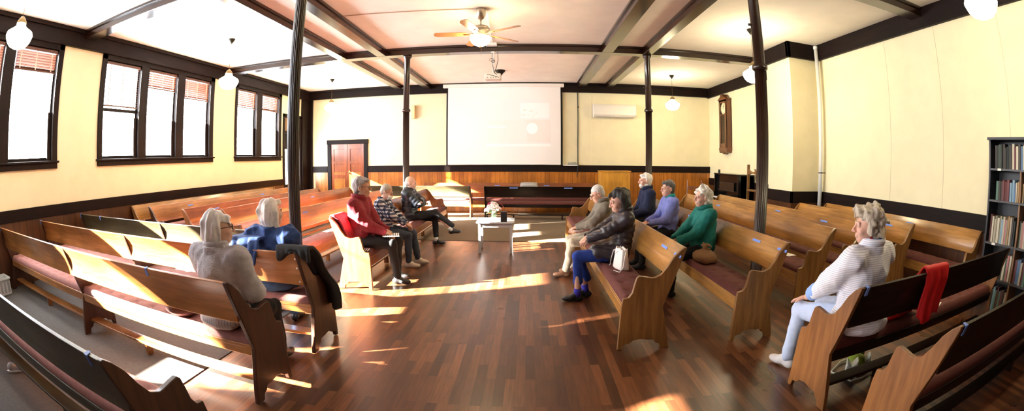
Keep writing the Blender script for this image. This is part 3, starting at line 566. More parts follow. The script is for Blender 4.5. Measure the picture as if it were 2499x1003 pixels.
# bookshelf
bs = thing('bookshelf', 'tall black bookshelf against the right wall, cut by the frame edge', 'bookshelf', (5.84, 1.95, 0))
bk = plain('black_laminate', (0.016, 0.015, 0.018), 0.4); SHZ = [0.06, 0.44, 0.85, 1.345, 1.71]
mb = MB().box(-0.34, 0, 0.77, 0.80, 0, 2.04).box(-0.34, 0, -0.80, -0.77, 0, 2.04).box(-0.36, 0.0, -0.82, 0.82, 2.04, 2.07).box(-0.012, 0, -0.78, 0.78, 0.02, 2.04)
mb.build('carcass', bk, bs, bevel=0.003)
MB().box(-0.335, -0.012, 0.245, 0.27, 0.06, 1.71).build('divider', wood('divider_wood', (0.20, 0.10, 0.05), (0.34, 0.19, 0.10), 2, 0.5), bs)
for z in SHZ: s_ = MB().box(-0.338, -0.012, -0.77, 0.77, z-0.022, z).build('shelf_board', plain('dark_grey_shelf', (0.055, 0.052, 0.055), 0.4), bs)
for y_, z in ((0.62, 1.71), (0.63, 0.85)): MB().box(-0.341, -0.339, y_-0.03, y_+0.03, z-0.026, z+0.002).build('shelf_label', M['paper'], bs)
rb = random.Random(11)
BC = [(0.02, 0.03, 0.03), (0.10, 0.02, 0.02), (0.05, 0.07, 0.05), (0.5, 0.45, 0.36), (0.10, 0.18, 0.33), (0.22, 0.36, 0.5), (0.42, 0.28, 0.14), (0.6, 0.56, 0.45), (0.16, 0.05, 0.06), (0.10, 0.20, 0.16), (0.45, 0.18, 0.2), (0.05, 0.04, 0.035), (0.3, 0.27, 0.2)]
CN = ['near black', 'dark red', 'dark green', 'cream', 'navy blue', 'light blue', 'tan brown', 'pale ivory', 'maroon', 'bottle green', 'rose pink', 'charcoal', 'khaki']
BM = [plain('book_cloth_'+str(i), c, 0.6) for i, c in enumerate(BC)]
ORD = ['first', 'second', 'third', 'fourth', 'fifth', 'sixth', 'seventh', 'eighth', 'ninth', 'tenth', 'eleventh', 'twelfth', 'thirteenth', 'fourteenth', 'fifteenth', 'sixteenth', 'seventeenth', 'eighteenth', 'nineteenth', 'twentieth', 'twenty-first', 'twenty-second', 'twenty-third', 'twenty-fourth', 'twenty-fifth', 'twenty-sixth', 'twenty-seventh', 'twenty-eighth', 'twenty-ninth', 'thirtieth']
def books(z, sname, y_start, y_end, seq, h0, h1):
    y = y_start; i = 0
    while y > y_end:
        th = rb.uniform(0.022, 0.042); ci = seq[i] if i < len(seq) else rb.randrange(len(BC)); hh = rb.uniform(h0, h1); dp = rb.uniform(0.15, 0.2)
        if 2.195-0.01 < y-th/2 < 2.22+0.03 and z < 1.7: y = 2.185; continue
        bx = 5.84-0.33+rb.uniform(0.01, 0.05)
        b_ = thing('book', '%s book, %s from the left end of the %s shelf' % (CN[ci], ORD[i], sname), 'book', (bx, y-th/2, z), 0, 'books on the %s shelf' % sname)
        MB().box(0, dp, -th/2, -th/2+0.003, 0, hh).box(0, dp, th/2-0.003, th/2, 0, hh).box(0, 0.004, -th/2, th/2, 0, hh).build('cover', BM[ci], b_, bevel=0.001)
        MB().box(0.004, dp-0.004, -th/2+0.003, th/2-0.003, 0.003, hh-0.004).build('page_block', M['paper'], b_)
        y -= th+0.001; i += 1
books(1.71, 'top', 2.66, 1.86, [11, 0, 2, 0, 11, 11, 0, 0, 11, 7, 8, 7, 11, 4, 7], 0.24, 0.29)
books(1.345, 'second', 2.64, 1.95, [9, 11, 11, 8, 1, 8, 5, 5, 4, 3, 6, 6], 0.21, 0.27)
books(0.85, 'third', 2.69, 1.95, [1, 7, 3, 12, 7, 12, 5, 3, 10, 12, 6], 0.27, 0.33)
books(0.44, 'fourth', 2.62, 1.95, [2, 9, 11, 11, 0, 11, 11, 7, 9, 10], 0.22, 0.3)
books(0.06, 'bottom', 2.60, 2.2, [0, 7, 11, 11], 0.24, 0.3)
# side table with flowers
tb = thing('side_table', 'small white wooden table in the middle of the wood floor', 'table', (-0.555, 7.52, 0), 0.02)
tw = plain('grey_white_table_paint', (0.50, 0.50, 0.52), 0.35)
mb = MB().prism([(-0.335, -0.26), (-0.30, -0.30), (0.30, -0.30), (0.335, -0.26), (0.335, 0.26), (0.30, 0.30), (-0.30, 0.30), (-0.335, 0.26)], 0.535, 0.56, axis='z').build('tabletop', tw, tb, bevel=0.004)
for sx in (-1, 1):
    for sy in (-1, 1): MB().box(sx*0.275-0.022, sx*0.275+0.022, sy*0.24-0.022, sy*0.24+0.022, 0, 0.535).build('leg', tw, tb, bevel=0.002)
MB().box(-0.26, 0.26, -0.25, -0.23, 0.46, 0.535).box(-0.26, 0.26, 0.23, 0.25, 0.46, 0.535).box(-0.285, -0.265, -0.23, 0.23, 0.46, 0.535).box(0.265, 0.285, -0.23, 0.23, 0.46, 0.535).build('apron', tw, tb)
vz = thing('flower_vase', 'clear glass vase of white and pink flowers on the white table', 'vase of flowers', (-0.60, 7.55, 0.56))
MB().lathe([(0.045, 0), (0.055, 0.01), (0.06, 0.06), (0.058, 0.12), (0.07, 0.15), (0.066, 0.15), (0.054, 0.12), (0.055, 0.06), (0.04, 0.012), (0.0, 0.012)], n=28).build('glass_vase', glassm('vase_glass', (0.80, 0.88, 0.80), 0.12, 0.03), vz, smooth=True)
fl = random.Random(3); green = plain('flower_leaf', (0.05, 0.13, 0.03), 0.6)
mb = MB()
for i in range(12):
    a = i*2.4; mb.tube([(0.02*math.cos(a), 0.02*math.sin(a), 0.02), (0.03*math.cos(a+1), 0.03*math.sin(a+1), 0.13), (0.1*math.cos(a), 0.08*math.sin(a), 0.22)], 0.0025, 5)
for i in range(16):
    a = fl.uniform(0, 6.28); r_ = fl.uniform(0.05, 0.14); c = Vector((r_*math.cos(a), r_*0.8*math.sin(a), fl.uniform(0.13, 0.2))); d = Vector((math.cos(a), math.sin(a), -0.3))*0.06; w = Vector((-math.sin(a), math.cos(a), 0))*0.018
    mb.add([c-d, c-w, c+d, c+w, c+Vector((0, 0, 0.01))], [(0, 1, 4), (1, 2, 4), (2, 3, 4), (3, 0, 4)])
mb.build('stems_and_leaves', green, vz)
fm = {'w': plain('white_petals', (0.93, 0.88, 0.90), 0.6), 'p': plain('pink_petals', (0.75, 0.12, 0.32), 0.6), 'r': plain('rust_petals', (0.42, 0.07, 0.04), 0.6)}
def bloom(name, c, r, m_, par, nr=4):
    mb = MB(); ax_ = Vector((c.x*4.5, c.y*4.5, 0.35)).normalized(); Q_ = ax_.to_track_quat('Z', 'Y').to_matrix(); c0 = c; c = Vector((0, 0, 0))
    for q in range(nr):
        npet = 9+q*2; tilt = 0.05+q*0.36
        for k_ in range(npet):
            a = 2*PI*k_/npet+q*0.3; rl = r*(1-0.15*q)
            ct, st = math.cos(tilt), math.sin(tilt); d = Vector((math.cos(a)*ct, math.sin(a)*ct, st)); w = Vector((-math.sin(a), math.cos(a), 0))*r*0.22
            mb.add([c, c+d*rl*0.6-w, c+d*rl, c+d*rl*0.6+w, c+d*rl*0.55+Vector((0, 0, r*0.08))], [(0, 1, 4), (1, 2, 4), (2, 3, 4), (3, 0, 4)])
    mb.v = [tuple(c0+Q_ @ Vector(v)) for v in mb.v]; return mb.build(name, m_, par)
for i in range(26):
    a = i*2.39996; r_ = 0.135*math.sqrt((i+0.5)/26); bloom('blossom', Vector((r_*math.cos(a)-0.01, r_*math.sin(a), 0.17+0.13*(1-(r_/0.135)**2)+fl.uniform(-0.01, 0.015))), 0.046, fm['p' if i in (4, 9, 17) else 'w'], vz)
for i in range(6): bloom('rust_blossom', Vector((0.13+fl.uniform(-0.01, 0.05), fl.uniform(-0.04, 0.04), 0.14+0.03*i)), 0.026, fm['r'], vz, 3)
tag(MB().box(-0.455, -0.345, 7.25, 7.36, 0.561, 0.74).build('black_cup', M['black'], bevel=0.008), 'black square holder standing on the white table, right of the flowers', 'holder')
# striped pillow, bags, tub, papers
def mkmat_zig():
    m, nt, p = nodes('zigzag_fabric'); tc = N(nt, 'ShaderNodeTexCoord'); sx = N(nt, 'ShaderNodeSeparateXYZ'); nt.links.new(tc.outputs['Object'], sx.inputs[0])
    a = N(nt, 'ShaderNodeMath', operation='PINGPONG'); a.inputs[1].default_value = 0.022; nt.links.new(sx.outputs[0], a.inputs[0])
    b = N(nt, 'ShaderNodeMath', operation='ADD'); nt.links.new(a.outputs[0], b.inputs[0]); nt.links.new(sx.outputs[2], b.inputs[1])
    c = N(nt, 'ShaderNodeMath', operation='PINGPONG'); c.inputs[1].default_value = 0.02; nt.links.new(b.outputs[0], c.inputs[0])
    g = N(nt, 'ShaderNodeMath', operation='GREATER_THAN'); g.inputs[1].default_value = 0.010; nt.links.new(c.outputs[0], g.inputs[0])
    r = ramp(nt, [(0, (0.03, 0.03, 0.03)), (1, (0.75, 0.72, 0.68))]); nt.links.new(g.outputs[0], r.inputs[0]); nt.links.new(r.outputs[0], p.inputs['Base Color']); p.inputs['Roughness'].default_value = 0.9
    return m
mb = MB(); nn = 14; gv = []
for s_ in (-1, 1):
    for i in range(nn+1):
        for j in range(nn+1):
            u, v = i/nn*2-1, j/nn*2-1; th = 0.075*max(0, (1-u**4)*(1-v**4))**0.5; gv.append((0.27*u*(1-0.06*v*v), s_*th, 0.26+0.24*v*(1-0.06*u*u)))
W_ = nn+1; fs = []
for s_ in (0, 1):
    for i in range(nn):
        for j in range(nn): a = s_*W_*W_+i*W_+j; fs.append((a, a+1, a+W_+1, a+W_))
mb.add(gv, fs); pz = mb.build('zigzag_pillow', mkmat_zig(), smooth=True, loc=(0.06, 12.66, 0.475)); pz.rotation_euler = (-0.28, 0, 0)
tag(pz, 'black and white zigzag pillow leaning on the pew by the far wall', 'pillow')
hb = thing('handbag', 'small white leather handbag standing on the front right pew', 'handbag', (1.02, 4.36, 0.488), 0.2)
hm = plain('white_leather', (0.80, 0.76, 0.72), 0.45, bump=0.1, bscale=40)
mb = MB(); vs = []; NZ = [(0.0, 0.95), (0.015, 1.0), (0.07, 0.98), (0.13, 0.93), (0.19, 0.88), (0.225, 0.86), (0.225, 0.82), (0.16, 0.84), (0.10, 0.80)]
for zi, (z_, sc_) in enumerate(NZ):
    for q in range(40):
        a = q*PI/20; ca, sa = math.cos(a), math.sin(a); e = 0.45
        vs.append((0.062*sc_*math.copysign(abs(ca)**e, ca)*(1-0.35*z_/0.225), 0.118*sc_*math.copysign(abs(sa)**e, sa)*(1+0.03*math.sin(a*9+z_*20)), z_+(0.008*math.sin(a*8) if 3 < zi < 7 else 0)))
mb.add(vs, [(i_*40+q, i_*40+(q+1) % 40, (i_+1)*40+(q+1) % 40, (i_+1)*40+q) for i_ in range(len(NZ)-1) for q in range(40)]+[tuple(range(40)), tuple(range(320, 360))])
mb.build('bag_body', hm, hb, smooth=True)
mb = MB().tube([(0, 0.11, 0.20), (-0.02, 0.17, 0.17), (-0.03, 0.20, 0.08), (-0.05, 0.18, 0.01), (-0.08, 0.14, 0.004)], 0.005, 8)
mb.tube([(0, -0.11, 0.20), (-0.03, -0.15, 0.14), (-0.05, -0.17, 0.05), (-0.09, -0.17, 0.006), (-0.12, -0.08, 0.004)], 0.005, 8); mb.tube([(-0.06, 0.04, 0.20), (-0.075, 0.0, 0.17), (-0.06, -0.04, 0.20)], 0.004, 8)
mb.build('strap', hm, hb, smooth=True)
kb = thing('brown_bag', 'brown cloth bag tied with a bow beside the person in teal', 'bag', (2.08, 4.52, 0.492))
bm_ = plain('brown_bag_cloth', (0.26, 0.14, 0.06), 0.8, bump=0.4, bscale=30)
pr = [(0.10, 0.0), (0.15, 0.02), (0.16, 0.07), (0.11, 0.12), (0.04, 0.155), (0.03, 0.16), (0.06, 0.20), (0.0, 0.17)]
mb = MB().lathe(pr, n=24); mb.v = [(v[0]*0.9+0.01*math.sin(9*v[1]*10), v[1]*1.2, v[2]+0.008*math.sin(40*v[0])) for v in mb.v]; mb.build('bag_body', bm_, kb, smooth=True)
mb = MB()
for s_ in (-1, 1): mb.tube([(0, 0, 0.16), (0.0, s_*0.06, 0.21), (0.02, s_*0.12, 0.20), (0.02, s_*0.09, 0.16), (0, 0, 0.16)], 0.010, 8).tube([(0, 0, 0.16), (-0.08, s_*0.05, 0.12), (-0.12, s_*0.07, 0.05)], 0.009, 8)
mb.build('bow', bm_, kb, smooth=True)
tu = thing('plastic_tub', 'white ribbed plastic crate on the floor by the left wall', 'crate', (-7.17, 1.90, 0.0082)); tu.scale = (0.62, 0.72, 0.85)
tp = plain('translucent_white_plastic', (0.62, 0.66, 0.68), 0.4)
mb = MB().box(-0.27, 0.27, -0.34, 0.34, 0.008, 0.02)
for x0, x1, y0, y1 in ((-0.28, -0.26, -0.35, 0.35), (0.26, 0.28, -0.35, 0.35), (-0.28, 0.28, -0.36, -0.34), (-0.28, 0.28, 0.34, 0.36)): mb.box(x0, x1, y0, y1, 0.008, 0.28)
mb.box(-0.30, 0.30, -0.38, -0.35, 0.26, 0.29).box(-0.30, 0.30, 0.35, 0.38, 0.26, 0.29).box(-0.31, -0.27, -0.37, 0.37, 0.26, 0.29).box(0.27, 0.31, -0.37, 0.37, 0.26, 0.29)
mb.build('tub_body', tp, tu, bevel=0.005)
mb = MB()
for i in range(7): mb.box(0.279, 0.288, -0.33+0.1*i, -0.27+0.1*i, 0.05, 0.22)
mb.build('rib', plain('grey_plastic_ribs', (0.35, 0.37, 0.42), 0.5), tu)
# bag of groceries under the near right pew
gb = thing('shopping_bag', 'clear bag with green and white contents on the floor under the near right pew', 'bag', (2.72, 2.42, 0), 0.3)
lime = plain('lime_green_wrap', (0.30, 0.42, 0.03), 0.5, bump=0.3, bscale=30); wm = plain('crumpled_white_wrap', (0.62, 0.64, 0.58), 0.5, bump=0.5, bscale=25)
mb = MB().lathe([(0.0, 0), (0.07, 0.01), (0.09, 0.05), (0.07, 0.10), (0.0, 0.12)], (0.02, 0, 0.02), 20); mb.build('green_bundle', lime, gb, smooth=True)
mb = MB().lathe([(0.0, 0), (0.05, 0.01), (0.06, 0.07), (0.05, 0.15), (0.02, 0.19), (0, 0.19)], (0.16, 0.06, 0.02), 16); mb.build('green_bottle', plain('green_bottle', (0.10, 0.20, 0.02), 0.3), gb, smooth=True)
for s_, z_ in ((-0.14, 0.15), (0.11, 0.12)): 
    mb = MB().prism([(-0.05, 0.01), (0.06, 0.0), (0.07, z_), (0.02, z_-0.04), (-0.03, z_+0.02)], -0.05, 0.05, M=Matrix.Translation((s_, -0.06, 0)) @ Matrix.Rotation(0.6, 4, 'Z')); mb.build('white_wrapper', wm, gb, bevel=0.01)
mb = MB().tube([(-0.24, -0.12, 0.02), (-0.1, -0.16, 0.015), (0.1, -0.17, 0.015), (0.24, -0.12, 0.02), (0.25, 0.1, 0.02), (0.0, 0.15, 0.02), (-0.24, 0.1, 0.02), (-0.24, -0.12, 0.02)], 0.008, 6); mb.build('bag_rim', wm, gb)
def leaf(name, label, x, y, z, w, h, rz, m_=None, pitch=0.0):
    o = MB().box(-w/2, w/2, -h/2, h/2, 0, 0.003).build(name, m_ or M['paper'], loc=(x, y, z)); o.rotation_euler = (pitch, 0, rz); return tag(o, label, 'paper')
leaf('paper_sheet', 'white paper lying on the seat cushion of the near right pew', 3.55, 2.33, 0.497, 0.21, 0.28, 0.4)
leaf('paper_sheet', 'white paper lying on the seat of the lower right corner pew', 2.95, 1.52, 0.497, 0.2, 0.26, -0.5)
leaf('paper_sheet', 'pale paper on the third right pew seat behind the column', 3.35, 4.6, 0.497, 0.15, 0.2, 0.2)
for i in range(3): leaf('folded_card', ('nearest', 'middle', 'farthest')[i]+' of three small white folded cards on the fourth left pew', -4.55, 6.15+0.28*i, 0.52, 0.16, 0.12, 0.9, None, 0.7)['group'] = 'folded cards on a left pew'
# draped cloths
def drape(name, label, cat, pts, x0, x1, m_, th=0.012, seed=1, nx=28, flare=0.0, ripple=0.018, M_=None):
    P_ = []; 
    for (ya, za), (yb, zb) in zip(pts, pts[1:]):
        k_ = max(2, int(math.hypot(yb-ya, zb-za)/0.025)); P_ += [(ya+(yb-ya)*q/k_, za+(zb-za)*q/k_) for q in range(k_)]
    P_.append(pts[-1]); r_ = random.Random(seed); ph = [r_.uniform(0, 6.28) for _ in range(6)]
    n = len(P_); ti = max(range(n), key=lambda q: P_[q][1]); vs = []
    for i, (y, z) in enumerate(P_):
        t_ = abs(i-ti)/max(1, max(ti, n-1-ti)); s_ = -1 if i < ti else 1
        for j in range(nx+1):
            u = j/nx; x = x0+(x1-x0)*u; x = (x0+x1)/2+(x-(x0+x1)/2)*(1-0.35*t_*flare)+0.02*math.sin(3*t_*3+ph[4])
            am = ripple*(0.15+t_); dy = am*(math.sin(u*19+ph[0]+t_*1.5)+0.6*math.sin(u*33+ph[1])+0.5)*(-1 if i < ti else 1)
            zz = z+(0.05*math.sin(u*7+ph[2]) if i in (0, n-1) else 0)
            vs.append((x, y+dy*(1 if i > ti else 1)*(1 if t_ > 0.05 else 0), zz))
    fs = [(i*(nx+1)+j, i*(nx+1)+j+1, (i+1)*(nx+1)+j+1, (i+1)*(nx+1)+j) for i in range(n-1) for j in range(nx)]
    mb = MB().add(vs, fs)
    if M_ is not None: mb.v = [tuple(M_ @ Vector(v)) for v in mb.v]
    o = mb.build(name, m_, smooth=True); sd = o.modifiers.new('s', 'SOLIDIFY'); sd.thickness = th; sd.offset = 0
    sb = o.modifiers.new('ss', 'SUBSURF'); sb.levels = 1; sb.render_levels = 1
    return tag(o, label, cat)
red = plain('bright_red_cloth', (0.62, 0.004, 0.006), 0.6, bump=0.15, bscale=90)
drape('red_jacket', 'bright red jacket hanging over the back of the near right pew', 'jacket', [(2.36, 0.515), (2.23, 0.53), (2.19, 0.70), (2.09, 0.84), (2.01, 0.95), (1.955, 0.955), (1.935, 0.86), (1.94, 0.72), (1.935, 0.56)], 2.86, 3.22, red, 0.02, 4, flare=0.5, ripple=0.022)
mar = plain('dark_red_fabric', (0.30, 0.008, 0.016), 0.6, bump=0.15, bscale=90)
# ---------------------------------------------------------------- people: smooth blended surfaces
def axis_pts(lo, hi, h, fine):
    p = [lo]
    while p[-1] < hi:
        s_ = h
        for a, b, hf in fine:
            if a-1e-6 <= p[-1] < b: s_ = min(s_, hf)
        p.append(p[-1]+s_)
    return np.array(p, dtype=np.float32)
class SDF:
    def __init__(s, lo, hi, h, fine=()):   # fine: list of (lo3, hi3, h)
        s.ax = [axis_pts(lo[i], hi[i], h, [(f[0][i], f[1][i], f[2]) for f in fine]) for i in range(3)]
        s.D = np.full([len(a) for a in s.ax], 0.5, dtype=np.float32)
    def _reg(s, lo, hi):
        sl = []
        for i in range(3):
            a = max(0, int(np.searchsorted(s.ax[i], lo[i]))-1); b = min(len(s.ax[i]), int(np.searchsorted(s.ax[i], hi[i]))+1)
            if b <= a: return None, None
            sl.append(slice(a, b))
        sl = tuple(sl); X, Y, Z = np.meshgrid(s.ax[0][sl[0]], s.ax[1][sl[1]], s.ax[2][sl[2]], indexing='ij', sparse=True)
        return sl, (X, Y, Z)
    def _op(s, sl, d, k, sub):
        A = s.D[sl]
        if sub: 
            d = -d; 
            hh = np.clip(0.5-0.5*(A-d)/k, 0, 1); s.D[sl] = A*(1-hh)+d*hh+k*hh*(1-hh)
        else:
            hh = np.clip(0.5+0.5*(A-d)/k, 0, 1); s.D[sl] = A*(1-hh)+d*hh-k*hh*(1-hh)
    def cap(s, a, b, ra, rb, k=0.02, sub=False):
        a, b = np.array(a, float), np.array(b, float); m = max(ra, rb)+0.07
        sl, P = s._reg(np.minimum(a, b)-m, np.maximum(a, b)+m)
        if sl is None: return s
        ba = b-a; L2 = max(1e-9, float(ba@ba)); X, Y, Z = P
        t = np.clip(((X-a[0])*ba[0]+(Y-a[1])*ba[1]+(Z-a[2])*ba[2])/L2, 0, 1)
        d = np.sqrt((X-a[0]-t*ba[0])**2+(Y-a[1]-t*ba[1])**2+(Z-a[2]-t*ba[2])**2)-(ra+(rb-ra)*t)
        s._op(sl, d.astype(np.float32), k, sub); return s
    def ell(s, c, r, R=None, k=0.02, sub=False):
        c = np.array(c, float); r = np.array(r, float); m = max(r)+0.07
        sl, P = s._reg(c-m, c+m)
        if sl is None: return s
        X, Y, Z = P; X = X-c[0]; Y = Y-c[1]; Z = Z-c[2]
        if R is not None:
            R = np.array(R); q = [X*R[0, i]+Y*R[1, i]+Z*R[2, i] for i in range(3)]
        else: q = [X, Y, Z]
        k0 = np.sqrt((q[0]/r[0])**2+(q[1]/r[1])**2+(q[2]/r[2])**2); k1 = np.sqrt((q[0]/r[0]**2)**2+(q[1]/r[1]**2)**2+(q[2]/r[2]**2)**2)+1e-9
        s._op(sl, (k0*(k0-1)/k1).astype(np.float32), k, sub); return s
    def disp(s, f, band=0.05):
        idx = np.nonzero(np.abs(s.D) < band); x, y, z = s.ax[0][idx[0]], s.ax[1][idx[1]], s.ax[2][idx[2]]
        s.D[idx] -= f(x, y, z).astype(np.float32); return s
    def cut(s, f):
        idx = np.nonzero(s.D < 0.03); x, y, z = s.ax[0][idx[0]], s.ax[1][idx[1]], s.ax[2][idx[2]]
        s.D[idx] = np.maximum(s.D[idx], f(x, y, z).astype(np.float32)); return s
    def mesh(s, name, mats, parent=None, keep=None):
        D = s.D; D[0] = D[-1] = 0.5; D[:, 0] = D[:, -1] = 0.5; D[:, :, 0] = D[:, :, -1] = 0.5
        I = D < 0; cnt = np.zeros([n-1 for n in D.shape], np.int8)
        for dx in (0, 1):
            for dy in (0, 1):
                for dz in (0, 1): cnt += I[dx:D.shape[0]-1+dx, dy:D.shape[1]-1+dy, dz:D.shape[2]-1+dz]
        act = (cnt > 0) & (cnt < 8); ci = np.stack(np.nonzero(act), 1); n = len(ci)
        vid = np.full(act.shape, -1, np.int32); vid[act] = np.arange(n)
        acc = np.zeros((n, 3)); w = np.zeros(n); AX = s.ax
        for ax in range(3):
            o1, o2 = [q for q in range(3) if q != ax]
            for u in (0, 1):
                for v in (0, 1):
                    a = ci.copy(); a[:, o1] += u; a[:, o2] += v; b = a.copy(); b[:, ax] += 1
                    da = D[a[:, 0], a[:, 1], a[:, 2]]; db = D[b[:, 0], b[:, 1], b[:, 2]]; m = (da < 0) != (db < 0)
                    t = np.where(m, da/np.where(m, da-db, 1), 0)
                    p = np.zeros((n, 3)); p[:, o1] = AX[o1][a[:, o1]]; p[:, o2] = AX[o2][a[:, o2]]
                    p[:, ax] = AX[ax][a[:, ax]]*(1-t)+AX[ax][b[:, ax]]*t
                    acc += p*m[:, None]; w += m
        V = acc/w[:, None]; F = []
        for ax in range(3):
            o1, o2 = (ax+1) % 3, (ax+2) % 3
            sa = [slice(None)]*3; sb = [slice(None)]*3; sa[ax] = slice(0, -1); sb[ax] = slice(1, None)
            A, B = I[tuple(sa)], I[tuple(sb)]; e = np.stack(np.nonzero(A != B), 1)
            e = e[(e[:, o1] > 0) & (e[:, o2] > 0) & (e[:, o1] < D.shape[o1]-1) & (e[:, o2] < D.shape[o2]-1)]
            flip = A[e[:, 0], e[:, 1], e[:, 2]]
            q = []
            for u, v in ((-1, -1), (0, -1), (0, 0), (-1, 0)):
                c = e.copy(); c[:, o1] += u; c[:, o2] += v; q.append(vid[c[:, 0], c[:, 1], c[:, 2]])
            q = np.stack(q, 1); q[~flip] = q[~flip][:, ::-1]; F.append(q[(q >= 0).all(1)])
        F = np.concatenate(F)
        me = bpy.data.meshes.new(name); me.vertices.add(len(V)); me.vertices.foreach_set('co', V.ravel())
        me.loops.add(F.size); me.loops.foreach_set('vertex_index', F.ravel().astype(np.int32)); me.polygons.add(len(F))
        me.polygons.foreach_set('loop_start', np.arange(0, F.size, 4, dtype=np.int32)); me.update(calc_edges=True); me.validate()
        for m_ in (mats if isinstance(mats, (list, tuple)) else [mats]): me.materials.append(m_)
        b = bmesh.new(); b.from_mesh(me)   # keep the largest connected pieces only
        seen = set(); comps = []
        b.verts.ensure_lookup_table()
        for v in b.verts:
            if v.index in seen: continue
            st = [v]; seen.add(v.index); c = []
            while st:
                q_ = st.pop(); c.append(q_)
                for e_ in q_.link_edges:
                    o_ = e_.other_vert(q_)
                    if o_.index not in seen: seen.add(o_.index); st.append(o_)
            comps.append(c)
        big = max(len(c) for c in comps) if comps else 0
        kill = [v for c in comps if len(c) < (big if keep is None else max(keep, 12)) for v in c]
        bmesh.ops.delete(b, geom=kill, context='VERTS'); b.to_mesh(me); b.free()
        me.shade_smooth(); return new_obj(name, me, parent)
def wav(seed, sc, amp, n=5):
    r_ = np.random.RandomState(seed); K = r_.normal(size=(n, 3)); K /= np.linalg.norm(K, axis=1)[:, None]; K *= r_.uniform(0.7, 1.4, (n, 1))*np.array(sc); ph = r_.uniform(0, 6.28, n)
    return lambda x, y, z: amp/n*1.6*sum(np.sin(K[i, 0]*x+K[i, 1]*y+K[i, 2]*z+ph[i]+1.2*np.sin(K[i, 1]*z*0.6+K[i, 2]*x*0.6)) for i in range(n))
def folds(seed, sc, amp, n=4):
    r_ = np.random.RandomState(seed); K = r_.normal(size=(n, 3)); K[:, 2] *= 0.7; K /= np.linalg.norm(K, axis=1)[:, None]; K *= r_.uniform(0.6, 1.3, (n, 1))*sc; ph = r_.uniform(0, 6.28, n); K2 = r_.normal(size=(n, 3))*9
    return lambda x, y, z: amp/n*2.2*sum((1-np.abs(np.sin(0.5*(K[i, 0]*x+K[i, 1]*y+K[i, 2]*z+ph[i]+1.6*np.sin(K2[i, 0]*x+K2[i, 1]*y+K2[i, 2]*z)))))**2-0.35 for i in range(n))
def Rm(yaw=0, pitch=0, roll=0): return np.array(Matrix.Rotation(yaw, 3, 'Z') @ Matrix.Rotation(pitch, 3, 'X') @ Matrix.Rotation(roll, 3, 'Y'))
def ik(a, b, l1, l2, pole):
    a, b, pole = Vector(a), Vector(b), Vector(pole); d = b-a; L_ = min(d.length, (l1+l2)*0.995)
    if d.length > L_: b = a+d.normalized()*L_; d = b-a
    u = d.normalized(); x = (l1*l1-l2*l2+L_*L_)/(2*L_); h = math.sqrt(max(0, l1*l1-x*x)); pv = pole-u*pole.dot(u); pv.normalize(); return a+u*x+pv*h, b
skins = {}
def skin(tone):
    if tone not in skins:
        c = {'fair': (0.68, 0.42, 0.32), 'pink': (0.70, 0.40, 0.30), 'tan': (0.50, 0.28, 0.18), 'ruddy': (0.58, 0.31, 0.22)}[tone]
        m = plain('skin_'+tone, c, 0.5, bump=0.05, bscale=120, var=0.06); m.node_tree.nodes['Principled BSDF'].inputs['Subsurface Weight'].default_value = 0.08
        m.node_tree.nodes['Principled BSDF'].inputs['Subsurface Radius'].default_value = (0.01, 0.004, 0.002); skins[tone] = m
    return skins[tone]
def hair_mat(name, c1, c2, sc=90):
    m, nt, p = nodes(name); tc = N(nt, 'ShaderNodeTexCoord'); mp = N(nt, 'ShaderNodeMapping'); mp.inputs['Scale'].default_value = (1, 1, 0.14); nt.links.new(tc.outputs['Object'], mp.inputs[0])
    nz = N(nt, 'ShaderNodeTexNoise', Scale=sc, Detail=5.0, Roughness=0.7, Distortion=0.8); nt.links.new(mp.outputs[0], nz.inputs['Vector'])
    r = ramp(nt, [(0.3, c1), (0.7, c2)]); nt.links.new(nz.outputs['Fac'], r.inputs[0]); nt.links.new(r.outputs[0], p.inputs['Base Color']); p.inputs['Roughness'].default_value = 0.45
    b = N(nt, 'ShaderNodeBump', Strength=0.7, Distance=0.006); nt.links.new(nz.outputs['Fac'], b.inputs['Height']); nt.links.new(b.outputs[0], p.inputs['Normal']); return m
eye_m = plain('eye_white', (0.7, 0.68, 0.65), 0.2); pupil_m = plain('eye_iris', (0.05, 0.03, 0.02), 0.2); lip_m = None
shoe_b = plain('black_shoe_leather', (0.012, 0.012, 0.013), 0.4)
TRACK = []
